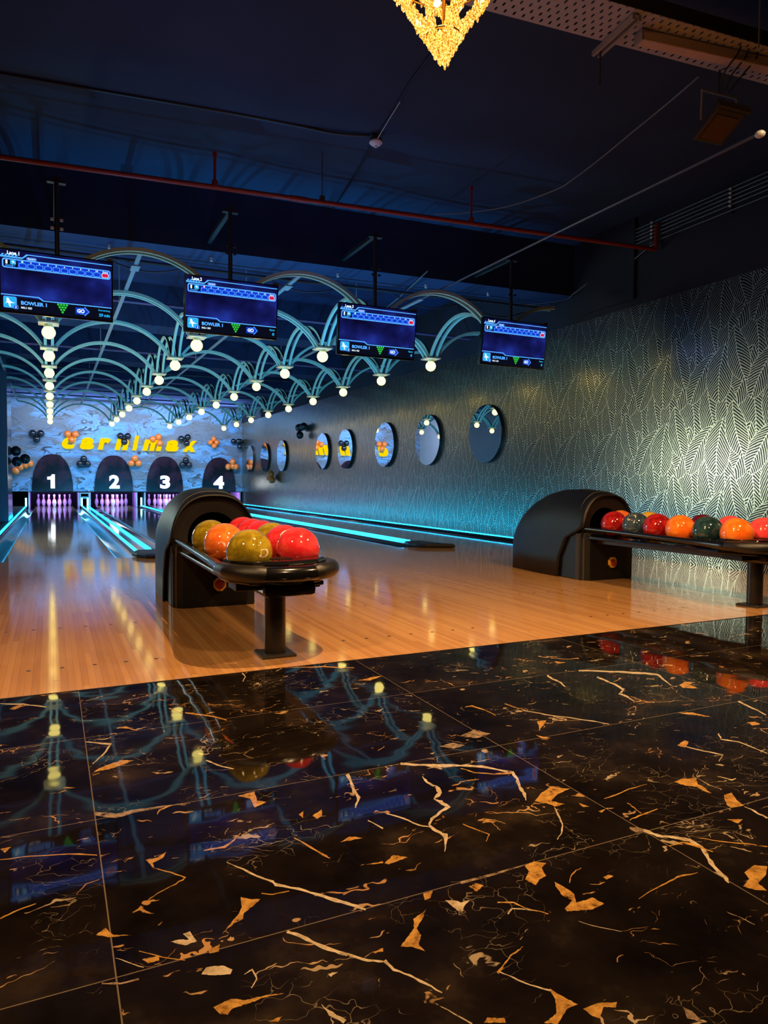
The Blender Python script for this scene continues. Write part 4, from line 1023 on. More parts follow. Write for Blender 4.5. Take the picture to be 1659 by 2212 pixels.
def make_monitor(i, c, remaining):
    t = thing('scoring_monitor', 'hanging black scoring screen reading Lane %s' % ['one', 'two', 'three', 'four'][i], 'monitor', c, 0, 'scoring screens hung over the approach')
    tilt = Matrix.Rotation(math.radians(7), 4, 'X')
    def P(mb): return mb.xf(tilt)
    P(MB().box(-SW / 2 - .012, SW / 2 + .012, 0.0, 0.045, -SH / 2 - .018, SH / 2 + .012)).build('bezel', M_plastic_g, t, bevel=0.004)
    mb = MB()
    def quad(u0, v0, u1, v1, mi, L):
        x0, x1, z0, z1 = (u0 - .5) * SW, (u1 - .5) * SW, (v0 - .5) * SH, (v1 - .5) * SH
        y = -0.002 - L * 0.0006
        mb.add([(x0, y, z0), (x1, y, z0), (x1, y, z1), (x0, y, z1)], [(0, 1, 2, 3)], mi)
    def poly(pts, mi, L):
        y = -0.002 - L * 0.0006
        mb.add([((u - .5) * SW, y, (v - .5) * SH) for u, v in pts], [tuple(range(len(pts)))], mi)
    def rr(u0, v0, u1, v1, mi, L, r=0.016):
        ru, rv = r, r * SW / SH
        pts = []
        for cx, cy, a0 in ((u1 - ru, v1 - rv, 0), (u0 + ru, v1 - rv, 90), (u0 + ru, v0 + rv, 180), (u1 - ru, v0 + rv, 270)):
            for k in range(5):
                a = math.radians(a0 + k * 22.5)
                pts.append((cx + ru * math.cos(a), cy + rv * math.sin(a)))
        poly(pts, mi, L)
    def text(s, u0, v0, u1, v1, mi, L, bold=0.03):
        V, F = fit_text(s, (u1 - u0) * SW, (v1 - v0) * SH, bold=bold)
        y = -0.002 - L * 0.0006
        mb.add([((u0 - .5) * SW + a, y, (v0 - .5) * SH + b_) for a, b_, _ in V], F, mi)
    quad(0, 0, 1, 1, 0, 0)
    poly([(0, .875), (.19, .875), (.24, .945), (1, .945), (1, .960), (.225, .960), (.19, .90), (0, .905)], 1, 1)
    for k in range(5):
        poly([(.005 + k * .03, .905), (.022 + k * .03, .905), (.034 + k * .03, .935), (.017 + k * .03, .935)], 1, 1)
    text('Lane %d' % (i + 1), .06, .925, .165, .985, 3, 3, 0.04)
    rr(.225, .865, .315, .915, 1, 1)
    rr(.230, .872, .310, .908, 2, 2)
    text('Standard', .238, .878, .302, .905, 3, 3)
    rr(.015, .705, .99, .862, 1, 1, 0.022)
    rr(.026, .724, .979, .843, 2, 2, 0.016)
    rr(.030, .730, .150, .838, 6, 2.5, 0.01)
    text('1', .045, .77, .062, .835, 3, 3, 0.05)
    rr(.085, .765, .135, .84, 7, 3, 0.01)
    poly([(.10, .775), (.11, .80), (.095, .81), (.112, .832), (.12, .81), (.132, .775), (.118, .80)], 3, 4)
    text('BOWLER 1', .045, .735, .125, .757, 1, 3)
    for k in range(10):
        a = .158 + k * .0745
        rr(a, .728, a + .066, .805, 1, 3, 0.012)
        rr(a + .005, .736, a + .061, .797, 2, 4, 0.010)
        if k == 0:
            rr(a + .018, .808, a + .045, .842, 4 if i % 2 == 0 else 5, 5, 0.012)
        text(str(k + 1), a + .026 - (.006 if k == 9 else 0), .812, a + .037 + (.006 if k == 9 else 0), .838, 3, 6, 0.03)
    rr(.905, .728, .972, .805, 3, 3, 0.012)
    rr(.910, .735, .967, .798, 5, 4, 0.010)
    text('Score', .914, .81, .965, .84, 3, 5, 0.03)
    quad(0, 0, 1, .235, 6, 1)
    poly([(0, .255), (.325, .255), (.365, .205), (1, .205), (1, .222), (.372, .222), (.332, .272), (0, .272)], 1, 2)
    rr(.02, .045, .135, .235, 1, 3, 0.014)
    rr(.024, .052, .131, .228, 7, 4, 0.012)
    poly([(.035, .10), (.05, .16), (.045, .19), (.055, .215), (.068, .20), (.075, .165), (.10, .14), (.125, .135), (.10, .125), (.078, .12), (.085, .065), (.072, .065), (.062, .12), (.05, .13)], 3, 5)
    rr(.108, .035, .148, .095, 1, 5, 0.006)
    rr(.111, .040, .145, .090, 2, 6, 0.005)
    text('1', .123, .048, .132, .082, 3, 7, 0.03)
    text('BOWLER 1', .172, .115, .40, .180, 1, 3, 0.045)
    text('NO.1 GO', .172, .050, .268, .085, 3, 3, 0.04)
    for r in range(4):
        for c_ in range(4 - r):
            u = .503 + c_ * .026 + r * .013
            v = .182 - r * .042
            rr(u - .0108, v - .019, u + .0108, v + .019, 4, 3, 0.0105)
    poly([(.66, .05), (.745, .05), (.745, .018), (.795, .105), (.745, .195), (.745, .165), (.66, .165)], 2, 3)
    poly([(.70, .055), (.745, .055), (.745, .025), (.790, .105), (.745, .188), (.745, .158), (.70, .158)], 1, 3.5)
    poly([(.66, .062), (.742, .062), (.742, .040), (.783, .105), (.742, .174), (.742, .150), (.66, .150)], 2, 4)
    text('GO', .675, .075, .745, .14, 3, 5, 0.05)
    if remaining:
        text('Remaining', .875, .135, .985, .17, 7, 3)
        text('29 min', .88, .045, .985, .10, 7, 3, 0.04)
    else:
        text('Game', .925, .135, .985, .17, 7, 3)
        text('0', .958, .045, .982, .10, 7, 3, 0.04)
    P(mb).build('screen', SC, t)
    P(MB().box(SW / 2 - 0.035, SW / 2 + 0.010, -0.006, 0.03, SH / 2 + .012, SH / 2 + 0.030)).build('corner_sensor', M_ridge, t)
    ang = 0.0
    mb = MB().tube([(0, 0.075, 0.05), (0, 0.075, 3.30 - c[2])], 0.019, 10)
    mb.build('pole', M_dkpipe, t, smooth=True)
    MB().box(-0.10, 0.10, 0.045, 0.085, -0.10, 0.12).build('wall_plate', M_dkpipe, t)
    yb = 7.45 - 0.0700 * (c[0] + 0) - c[1]
    MB().box(-0.02, 0.02, 0.055, yb + 0.1, 3.25 - c[2], 3.29 - c[2]).box(-0.07, 0.07, 0.05, 0.10, 3.24 - c[2], 3.26 - c[2]).build('mount_bracket', M_dkpipe, t)
    for s in (-1, 1):
        for zz in (2.93, 2.86):
            MB().box(s * 0.035 - 0.012, s * 0.035 + 0.012, 0.045, 0.056, zz - c[2], zz + 0.02 - c[2]).build('pole_clip', M_clamp if i == 0 else M_dkpipe, t)
    return t
for i, c in enumerate([(0.067, 6.35, 2.397), (1.487, 6.35, 2.380), (2.925, 6.35, 2.305), (4.555, 6.35, 2.335)]):
    make_monitor(i, c, i == 0)
# ============================================================ ball returns
def se(w_, h_, z0, n=34, ex=2.5):
    """superellipse dome profile from left foot to right foot"""
    pts = [(-w_, 0.0), (-w_, z0 * 0.5)]
    for k in range(n + 1):
        a = PI * k / n
        c, s = -math.cos(a), math.sin(a)
        pts.append((w_ * math.copysign(abs(c) ** (2 / ex), c), z0 + (h_ - z0) * s ** (2 / ex)))
    pts += [(w_, z0 * 0.5), (w_, 0.0)]
    return pts
def smooth(a, b_, x):
    t = max(0, min(1, (x - a) / (b_ - a)))
    return t * t * (3 - 2 * t)
def lerp_tab(tab, x):
    for (a, va), (b_, vb) in zip(tab, tab[1:]):
        if x <= b_:
            t = (x - a) / (b_ - a)
            return va + (vb - va) * max(0, t)
    return tab[-1][1]
HT = [(0, .735), (.12, .765), (.30, .780), (.50, .772), (.68, .735), (.82, .675), (.93, .59), (1.02, .48), (1.07, .37), (1.09, .30)]
WT = [(0, .281), (.3, .287), (.6, .283), (.85, .268), (1.0, .248), (1.06, .236), (1.09, .215)]
def make_return(loc, label):
    t = thing('ball_return', label, 'ball return', loc, 0, 'black ball returns')
    # hood shell: y from 0 (front) to 1.09 (back)
    mb = MB()
    NS = 30
    V, F = [], []
    ref = se(.28, .74, .36)
    np_ = len(ref)
    for s in range(NS + 1):
        sv = s / NS
        sv = 1 - (1 - sv) ** 1.35
        for k in range(np_):
            # front limit depends on the height of the profile point
            zk = se(.28, .74, .36)[k][1]
            yf = 0.27 * (1 - smooth(0.30, 0.47, zk)) + 0.05 * (1 - zk / .5 if zk < .5 else 0)
            y = yf + (1.09 - yf) * sv
            w_, h_ = lerp_tab(WT, y), lerp_tab(HT, y)
            x, z = se(w_, h_, min(.36, h_ * .62))[k]
            V.append((x, y, z))
    for s in range(NS):
        for k in range(np_ - 1):
            F.append((s * np_ + k, s * np_ + k + 1, (s + 1) * np_ + k + 1, (s + 1) * np_ + k))
    F.append(tuple(NS * np_ + k for k in range(np_)))
    mb.add(V, F)
    o = mb.build('hood_shell', M_plastic, t, smooth=True, angle=55)
    fix_normals(o)
    sm = o.modifiers.new('thick', 'SOLIDIFY')
    sm.thickness = 0.014
    sm.offset = -1
    # rolled seam behind the front rim
    rim = [(x * 0.985, 0.085, z * 0.995 + .003) for x, z in se(lerp_tab(WT, .09), lerp_tab(HT, .09), .36) if z > .42]
    MB().tube(rim, 0.0035, 6).build('rim_seam', M_seam, t, smooth=True)
    # arch-shaped face with ball exit hole
    outer = [(x * .965, z * .975) for x, z in se(.281, .735, .36) if z > 0.35]
    outer = [(-outer[-1][0], .40)] + outer + [(outer[-1][0], .40)]
    n = 28
    hole = [(-.165 * math.cos(PI * k / n), .455 + .165 * math.sin(PI * k / n)) for k in range(n + 1)]
    hole = [(-.165, .40)] + hole + [(.165, .40)]
    mb = MB()
    m_ = 60
    def resamp(P_):
        L = [0]
        for a, b_ in zip(P_, P_[1:]):
            L.append(L[-1] + math.hypot(a[0] - b_[0], a[1] - b_[1]))
        out = []
        for k in range(m_ + 1):
            d = L[-1] * k / m_
            for q in range(len(L) - 1):
                if d <= L[q + 1] + 1e-9:
                    tt = (d - L[q]) / max(1e-9, L[q + 1] - L[q])
                    out.append((P_[q][0] + (P_[q + 1][0] - P_[q][0]) * tt, P_[q][1] + (P_[q + 1][1] - P_[q][1]) * tt))
                    break
        return out
    A, B_ = resamp(outer), resamp(hole)
    V = [(a, .030, b_) for a, b_ in A] + [(a, .055, b_) for a, b_ in B_] + [(a, .40, b_) for a, b_ in B_]
    F = []
    for k in range(m_):
        F.append((k, k + 1, m_ + 2 + k, m_ + 1 + k))
        F.append((m_ + 1 + k, m_ + 2 + k, 2 * m_ + 3 + k, 2 * m_ + 2 + k))
    F.append(tuple(2 * m_ + 2 + k for k in range(m_ + 1)))
    mb.add(V, F)
    mb.build('exit_face', M_face, t, smooth=True, angle=40)
    # lower body
    mb = MB().prism([(-.262, .30), (-.262, .06), (-.215, -.012), (.262, -.012), (.262, .60), (-.262, .60)], 0.0, 0.405, 'z')
    o = mb.build('lower_body', M_plastic, t, bevel=0.006)
    MB().prism([(-.268, .10), (-.245, .028), (-.238, .028), (-.262, .12)], 0.0, 0.40, 'z').prism([(.264, .05), (.270, .05), (.270, .16), (.264, .16)], 0.0, 0.40, 'z').build('ridge_strip', M_ridge, t, bevel=0.003)
    MB().box(-.11, .20, -.0145, -.010, .02, .38).build('access_panel', M_face, t, bevel=0.002)
    mb = MB()
    for x, z in ((-.10, .05), (.19, .05), (-.10, .35), (.19, .35)):
        mb.tube([(x, -.020, z), (x, -.012, z)], .004, 8)
    mb.build('panel_screws', M_seam, t)
    # stop button
    n = 8
    ring = [(.044 * math.cos(2 * PI * k / n + PI / 8), .050 * math.sin(2 * PI * k / n + PI / 8)) for k in range(n)]
    b = MB().prism([(.025 + x, .150 + z) for x, z in ring], -.036, -.012, 'y').build('button_housing', M_yel, t, bevel=0.004)
    mb = MB()
    mb.lathe([(.030, 0), (.030, .010), (.024, .014), (.001, .014)], seg=20)
    mb.xf(Matrix.Translation((.025, -.036, .150)) @ Matrix.Rotation(PI / 2, 4, 'X'))
    mb.build('stop_button', M_redb, b, smooth=True)
    arrow = MB()
    for q in range(3):
        a0 = 2 * PI * q / 3
        arrow.tube([(.025 + .013 * math.cos(a0 + k * .25), -.0508, .150 + .013 * math.sin(a0 + k * .25)) for k in range(6)], .0012, 5)
    arrow.build('button_arrows', M_yel, b)
    # rails and bumper
    path = [(.245, 0.05, .445), (.245, -.25, .440), (.245, -.60, .432), (.246, -.95, .424), (.248, -1.15, .420), (.254, -1.27, .417), (.260, -1.37, .415), (.248, -1.47, .413), (.208, -1.545, .411), (.15, -1.592, .410), (.08, -1.620, .409), (0, -1.630, .409)]
    rad = [.016, .017, .019, .022, .025, .028, .032, .034, .036, .036, .036, .036]
    full = [(-x, y, z) for x, y, z in path] + [(x, y, z) for x, y, z in path[-2::-1]]
    fr = rad + rad[-2::-1]
    # smooth the path
    def cat(P_, sub=4):
        out = []
        n_ = len(P_)
        for i in range(n_ - 1):
            p0, p1, p2, p3 = P_[max(0, i - 1)], P_[i], P_[i + 1], P_[min(n_ - 1, i + 2)]
            for s in range(sub):
                tt = s / sub
                out.append(tuple(.5 * ((2 * p1[c]) + (-p0[c] + p2[c]) * tt + (2 * p0[c] - 5 * p1[c] + 4 * p2[c] - p3[c]) * tt * tt + (-p0[c] + 3 * p1[c] - 3 * p2[c] + p3[c]) * tt ** 3) for c in range(len(p1))))
        out.append(tuple(P_[-1]))
        return out
    fp = cat([p + (r,) for p, r in zip(full, fr)])
    MB().tube([p[:3] for p in fp], [p[3] for p in fp], 16).build('rail', M_plastic_g, t, smooth=True)
    # rubber grips lying over the bumper at both corners
    for s in (-1, 1):
        g = [(s * x, y - .004, z + .002, .045) for x, y, z in path[6:11]]
        gp = cat(g)
        nn = len(gp)
        rr_ = [(.033 + .006 * smooth(0, 5, k)) * math.sin(PI * min(1, (nn - k + .3) / 5) / 2) for k in range(nn)]
        MB().tube([p[:3] for p in gp], rr_, 16).build('bumper_grip', M_rubber, t, smooth=True)
    # tray deck under the balls
    deck = [(-.235, .03), (.235, .03), (.238, -.9), (.240, -1.15), (.248, -1.3), (.236, -1.43), (.17, -1.54), (0, -1.59), (-.17, -1.54), (-.236, -1.43), (-.248, -1.3), (-.240, -1.15), (-.238, -.9)]
    MB().prism(deck[::-1], .355, .380, 'z').build('ball_tray', M_plastic_g, t, bevel=0.008)
    MB().tube([(0, .03, .372), (0, -1.35, .372)], .022, 10).build('center_ridge', M_plastic_g, t, smooth=True)
    # raised tongue at the head, with ribs
    lip = [(-.245, -1.35), (-.225, -1.26), (-.19, -1.36), (-.10, -1.42), (-.03, -1.36), (.03, -1.36), (.10, -1.42), (.19, -1.36), (.225, -1.26), (.245, -1.35), (.232, -1.44), (.16, -1.54), (0, -1.585), (-.16, -1.54), (-.232, -1.44)]
    MB().prism(lip, .42, .462, 'z').build('head_lip', M_plastic_g, t, bevel=0.014)
    mb = MB()
    for k in range(7):
        mb.box(-.05 + k * .015, -.044 + k * .015, -1.50, -1.41, .461, .466)
    mb.build('lip_ribs', M_rubber, t)
    # bars and motor box under the tray, post
    for s in (-1, 1):
        MB().box(s * .12 - .02, s * .12 + .02, -1.30, -.01, .315, .350).build('support_bar', M_ridge, t, bevel=0.004)
    MB().box(-.21, .20, -1.46, -1.30, .318, .356).box(.14, .21, -1.48, -1.36, .330, .352).build('cross_bracket', M_plastic, t, bevel=0.006)
    MB().box(-.115, .135, -1.59, -1.36, .300, .366).build('motor_box', M_plastic_g, t, bevel=0.022)
    MB().lathe([(.050, .012), (.050, .33)], (-.012, -1.41, 0), 32).build('post', M_post, t, smooth=True)
    b = MB().box(-.094, .070, -1.492, -1.328, 0.0005, .012).build('base_plate', M_plate, t, bevel=0.002)
    mb = MB()
    for sx_ in (-.080, .056):
        for sy_ in (-1.478, -1.342):
            mb.tube([(sx_, sy_, .012), (sx_, sy_, .017)], .006, 8)
    mb.build('bolts', M_seam, b)
    return t
R1, R2 = (0.968, 4.635, 0), (4.338, 4.635, 0)
make_return(R1, 'black ball return in front of lanes one and two with olive, orange and red balls')
make_return(R2, 'black ball return by the leaf wallpaper, rack running off the right edge')

# ------------------------------------------------------------ balls
def ball_mat(name, c1, c2, c3=None, rough=0.08):
    m_, nt, b = mat(name)
    tc = N(nt, 'ShaderNodeTexCoord').outputs['Object']
    n1 = N(nt, 'ShaderNodeTexNoise', {'Vector': tc, 'Scale': 7, 'Detail': 2})
    off = N(nt, 'ShaderNodeVectorMath', {0: n1.outputs['Color'], 1: (.5, .5, .5)}, operation='MULTIPLY').outputs[0]
    q = N(nt, 'ShaderNodeVectorMath', {0: tc, 1: off}, operation='ADD').outputs[0]
    n2 = N(nt, 'ShaderNodeTexNoise', {'Vector': q, 'Scale': 9, 'Detail': 4})
    stops = [(0.35, c1), (0.62, c2)]
    if c3: stops.append((0.72, c3))
    nt.links.new(ramp(nt, n2.outputs[0], stops), b.inputs['Base Color'])
    b.inputs['Roughness'].default_value = rough
    b.inputs['Coat Weight'].default_value = 0.6
    b.inputs['Coat Roughness'].default_value = 0.03
    return m_
B_olive = ball_mat('olive_ball', (0.20, 0.14, 0.008), (0.40, 0.30, 0.02))
B_orange = ball_mat('orange_ball', (0.75, 0.13, 0.02), (0.95, 0.26, 0.05))
B_red = ball_mat('red_ball', (0.62, 0.02, 0.03), (0.80, 0.06, 0.07))
B_hot = ball_mat('hot_red_ball', (0.90, 0.02, 0.04), (0.98, 0.05, 0.07))
B_dred = ball_mat('dark_red_ball', (0.22, 0.005, 0.006), (0.50, 0.02, 0.02))
B_maroon = ball_mat('maroon_ball', (0.06, 0.004, 0.008), (0.14, 0.01, 0.02))
B_teal = ball_mat('dark_teal_ball', (0.008, 0.025, 0.032), (0.03, 0.075, 0.085), (0.10, 0.15, 0.14))
B_blue = ball_mat('slate_blue_ball', (0.02, 0.04, 0.065), (0.06, 0.10, 0.14), (0.16, 0.2, 0.24))
B_org2 = ball_mat('deep_orange_ball', (0.85, 0.14, 0.01), (0.95, 0.26, 0.03))
B_yel = ball_mat('golden_ball', (0.55, 0.33, 0.03), (0.7, 0.45, 0.06))
B_pink = ball_mat('coral_pink_ball', (0.95, 0.05, 0.06), (1.0, 0.10, 0.10))
M_engr = simple('pale_engraving', (0.80, 0.60, 0.40), 0.4)
def ball(x, y, mt, label, grp, glyph=None, gdir=None, z=0.491):
    t = thing('bowling_ball', label, 'bowling ball', (x, y, z), 0, grp)
    MB().sphere((0, 0, 0), 0.108, 48, 28).build('shell', mt, t, smooth=True)
    if glyph:
        V, F = fit_text(glyph, 0.055 * max(1, len(glyph) * .6), 0.06, bold=0.0)
        # outline glyph wrapped on the ball
        d = Vector(gdir).normalized()
        r_ = Vector((0, 0, 1)).cross(d) if abs(d.z) < .95 else Vector((1, 0, 0))
        r_.normalize()
        u_ = d.cross(r_)
        cx = max(v[0] for v in V) / 2
        P_ = []
        for a, b_, _ in V:
            p = d * 0.108 + r_ * (a - cx) + u_ * (b_ - .03)
            P_.append(p.normalized() * 0.1086)
        MB().add(P_, F).build('engraving', M_engr, t)
    return t
g1 = 'balls on the near rack'
cl, cr = 0.838, 1.098
ball(cl, 3.245, B_olive, 'olive swirled ball at the front left of the near rack, pale engraved mark', g1, 'b', (0.45, -1, 0.15))
ball(cl, 3.77, B_orange, 'orange ball behind the olive one on the left track of the near rack', g1, 'n', (-0.42, -1, -0.1))
ball(cl, 4.13, B_olive, 'olive ball half hidden behind the orange one, by the near return hood', g1)
ball(cr, 3.315, B_red, 'red swirled ball at the front right of the near rack', g1)
ball(cr, 3.535, B_red, 'red ball with engraved mark, second from front on the right track', g1, '6', (-0.25, -1, 0.75))
ball(cr, 3.755, B_olive, 'olive ball third from front on the right track of the near rack', g1)
ball(cr, 3.975, B_hot, 'bright red ball fourth from front on the right track of the near rack', g1)
ball(cr, 4.195, B_dred if False else B_red, 'red ball fifth from front on the right track of the near rack', g1)
ball(cr, 4.415, B_red, 'red ball at the back of the right track, next to the near hood', g1)
g2 = 'balls on the rack by the wallpaper'
dl, dr = 4.215, 4.475
ball(dl, 3.29, B_org2, 'bright orange ball at the head of the right hand rack', g2)
ball(dl, 3.525, B_teal, 'dark teal pearl ball second from the head of the right hand rack', g2)
ball(dl, 3.765, B_org2, 'orange swirled ball between the dark teal and dark red balls', g2)
ball(dl, 3.985, B_dred, 'dark red glossy ball between orange and slate blue balls', g2)
ball(dl, 4.205, B_blue, 'slate blue pearl ball with a pale mark near the right hood', g2, 'un', (-0.75, -0.3, 0.7))
ball(dl, 4.445, B_dred, 'dark red ball next to the mouth of the right hand hood', g2)
ball(dr, 3.28, B_pink, 'coral pink ball cut by the right edge of the photo', g2)
ball(dr, 3.545, B_pink, 'coral pink ball behind the bright orange one on the right hand rack', g2)
ball(dr, 3.785, B_maroon, 'maroon ball peeping out behind the dark teal one', g2)
ball(dr, 4.32, B_yel, 'golden ball peeping out behind the slate blue one', g2)
ball(dr - .02, 4.62, B_orange, 'orange ball in the mouth of the right hand hood', g2)

# ============================================================ ceiling services
# red sprinkler pipe
t = thing('sprinkler_pipe', 'red sprinkler pipe crossing the hall below the ceiling', 'pipe', (0, 0, 0))
MB().tube([(-3.5, 6.70, 3.345), (5.90, 5.69, 3.345), ], 0.021, 12).build('main_pipe', M_redpipe, t, smooth=True)
MB().tube([(5.90, 5.69, 3.345), (5.905, 5.69, 3.62)], 0.020, 12).build('end_riser', M_redpipe, t, smooth=True)
for x, top, r in ((1.30, 3.60, .013), (3.72, 3.66, .010)):
    y = 6.324 - .1074 * x
    MB().tube([(x, y, 3.345), (x, y, 3.40)], 0.026, 10).tube([(x, y, 3.40), (x, y, top)], r, 8).tube([(x, y, top), (x, y, top + .04)], r * 1.5, 8).build('riser', M_redpipe, t, smooth=True)
for x in (2.24, -1.6):
    y = 6.324 - .1074 * x
    MB().tube([(x, y, 3.36), (x, y, 3.80)], 0.004, 6).box(x - .02, x + .02, y - .02, y + .02, 3.355, 3.40).build('hanger', M_tubeb, t)
MB().tube([(1.95, 6.115, 3.345), (2.10, 6.099, 3.345)], 0.026, 12).build('coupling', M_redpipe, t, smooth=True)
for k, y in enumerate((9.40, 13.0, 16.7, 20.4)):
    mb = MB().tube([(-1.09, y, 3.06), (5.90, y, 3.06)], 0.020, 10)
    tag(mb.build('branch_pipe', M_branch, smooth=True), 'thin dark branch pipe across the lanes above the arches, %s from the front' % ORD[k], 'pipe', 'branch pipes above the arches')
for k, (y, z) in enumerate(((7.72, 3.10), (7.84, 3.13), (15.6, 3.10), (19.3, 3.10))):
    mb = MB().tube([(-1.09, y + .12, z), (2.0, y, z - .01), (5.9, y - .25, z)], 0.016, 8)
    tag(mb.build('cable_conduit', M_dkpipe, smooth=True), 'dark conduit run under the beams, %s from the front' % ORD[k], 'conduit', 'dark conduits under the beams')
mb = MB()
for k, x in enumerate((0.9, 2.6, 4.2, 5.2)):
    pts = [(x - .45 + .9 * q / 10, 7.66, 3.07 - .10 * math.sin(PI * q / 10)) for q in range(11)]
    o = MB().tube(pts, 0.008, 6).build('hanging_cable', M_dkpipe, smooth=True)
    tag(o, 'black cable loop sagging under the first beam, %s from the left' % ORD[k], 'cable', 'cable loops under the first beam')
for k, x in enumerate((0.55, 1.55, 2.95, 4.05, 4.9)):
    o = MB().box(x - .010, x + .010, 7.62 - .07 * x * .7, 7.65 - .07 * x * .7, 3.135, 3.175).build('cable_clip', M_clamp)
    tag(o, 'tiny bright clip under the first beam, %s from the left' % ORD[k], 'clip', 'clips under the first beam')

# smoke detector, its cables
t = thing('smoke_detector', 'white smoke detector hanging from the ceiling at a cable junction', 'smoke detector', (2.548, 5.60, 3.8))
MB().lathe([(.028, 0), (.030, -.035), (.055, -.040), (.055, -.060)], seg=24).build('base', M_ridge, t, smooth=True)
MB().lathe([(.055, -.060), (.056, -.072), (.045, -.084), (.030, -.094), (.012, -.097), (.011, -.108), (.001, -.110)], seg=24).build('cover', M_white, t, smooth=True)
cab = [([(-3.5, 6.30, 3.792), (-.3, 5.97, 3.792), (1.2, 5.80, 3.792), (1.87, 5.74, 3.792), (2.2, 5.70, 3.780), (2.5, 5.62, 3.785)], .012, M_dkpipe, 'black ceiling cable running left from the smoke detector'),
       ([(2.56, 5.62, 3.79), (2.66, 6.2, 3.79), (2.76, 6.9, 3.79), (2.82, 7.45, 3.79)], .007, M_dkpipe, 'black ceiling cable running from the smoke detector to the beam'),
       ([(2.55, 5.58, 3.79), (2.51, 5.2, 3.79), (2.44, 4.75, 3.79), (2.40, 4.2, 3.79)], .006, M_dkpipe, 'black ceiling cable running from the smoke detector towards the camera'),
       ([(2.54, 5.55, 3.74), (2.51, 5.25, 3.765), (2.49, 5.02, 3.785)], .003, M_clamp, 'short pale wire drooping beside the smoke detector'),
       ([(4.163, 3.653, 3.70), (4.246, 4.019, 3.70), (4.33, 4.45, 3.70), (4.421, 4.904, 3.70), (4.49, 5.35, 3.70), (4.50, 5.631, 3.70), (4.332, 6.165, 3.70), (4.001, 6.539, 3.70), (3.749, 6.693, 3.70)], .006, M_wire, 'long grey wire sweeping from the cable tray to the beam'),
       ([(3.798, 6.936, 3.17), (3.95, 7.9, 3.14), (4.05, 8.9, 3.12), (4.0, 10.2, 3.10)], .006, M_wire, 'thin grey wire dropping past the first beam between screens three and four')]
def catm(P_, sub=5):
    out = []
    n_ = len(P_)
    for i in range(n_ - 1):
        p0, p1, p2, p3 = P_[max(0, i - 1)], P_[i], P_[i + 1], P_[min(n_ - 1, i + 2)]
        for s in range(sub):
            tt = s / sub
            out.append(tuple(.5 * ((2 * p1[c]) + (-p0[c] + p2[c]) * tt + (2 * p0[c] - 5 * p1[c] + 4 * p2[c] - p3[c]) * tt * tt + (-p0[c] + 3 * p1[c] - 3 * p2[c] + p3[c]) * tt ** 3) for c in range(3)))
    out.append(tuple(P_[-1]))
    return out
for pts, r, mt, lab in cab:
    tag(MB().tube(catm(pts), r, 8).build('ceiling_cable', mt, smooth=True), lab, 'cable')
# wall conduits
for k in range(6):
    z = 3.665 - k * .040
    pts = [(5.935, -1, z + .03), (5.935, 3.0, z + .02), (5.935, 6.9, z - .01)] if k < 5 else [(5.935, -1, z + .03), (5.935, 5.2, z - .01), (5.93, 5.7, z - .03), (5.93, 6.2, z - .17), (5.93, 6.7, z - .19), (5.90, 7.0, z - .28), (5.85, 7.15, z - .33), (5.4, 7.6, z - .36)]
    mb = MB().tube(catm(pts), .0065, 8)
    tag(mb.build('wall_conduit', M_conduit, smooth=True), 'thin conduit high on the right wall, %s from the top of the bundle' % ORD[k], 'conduit', 'bundle of conduits on the right wall')
for k, y in enumerate((3.6, 4.8, 5.78)):
    t = thing('conduit_bracket', 'row of bright clips holding the wall conduits, %s from the camera' % ORD[k], 'bracket', (5.95, y, 3.55), 0, 'brackets of the conduit bundle')
    MB().box(-.012, .008, -.012, .012, -.12, .14).build('bar', M_upper, t)
    for q in range(5):
        MB().box(-.030, -.010, -.012, .012, .105 - q * .04, .122 - q * .04).build('clip', M_clamp, t)

# perforated cable tray
def perf_mat():
    m_, nt, b = mat('perforated_steel')
    tc = N(nt, 'ShaderNodeTexCoord').outputs['Object']
    s = N(nt, 'ShaderNodeSeparateXYZ', {0: tc})
    r = M2(nt, 'DIVIDE', s.outputs[1], 0.046)
    ri = M2(nt, 'FLOOR', r)
    px = M2(nt, 'ADD', M2(nt, 'DIVIDE', s.outputs[0], 0.058), M2(nt, 'MULTIPLY', ri, 0.42))
    fx = M2(nt, 'SUBTRACT', M2(nt, 'FRACT', px), 0.5)
    fy = M2(nt, 'SUBTRACT', M2(nt, 'FRACT', r), 0.5)
    dx = M2(nt, 'MULTIPLY', fx, 0.058)
    dy = M2(nt, 'MAXIMUM', M2(nt, 'SUBTRACT', M2(nt, 'ABSOLUTE', M2(nt, 'MULTIPLY', fy, 0.046)), 0.008), 0.0)
    d = M2(nt, 'ADD', M2(nt, 'MULTIPLY', dx, dx), M2(nt, 'MULTIPLY', dy, dy))
    hole = M2(nt, 'LESS_THAN', d, 0.0068 ** 2)
    b.inputs['Base Color'].default_value = (0.42, 0.42, 0.50, 1)
    b.inputs['Roughness'].default_value = 0.5
    nt.links.new(M2(nt, 'SUBTRACT', 1.0, hole), b.inputs['Alpha'])
    return m_
ang = math.atan2(-0.20, 2.10)
t = thing('cable_tray', 'perforated grey cable tray slung under the ceiling at top right', 'cable tray', (1.9, 3.33, 3.45), ang)
MB().box(-0.2, 3.6, -.20, .10, 0, .002).build('tray_bottom', perf_mat(), t)
MB().box(-0.2, 3.6, -.204, -.20, 0, .085).build('tray_flange', M_ridge, t)
MB().box(-0.2, 3.6, .10, .104, 0, .085).build('tray_flange', M_steel, t)
for x in (.60, 1.13, 1.95):
    MB().tube([(x, -.15 if x == 1.13 else -.22, -.04), (x, -.15 if x == 1.13 else -.22, .35)], .005, 6).build('threaded_rod', M_steel, t)
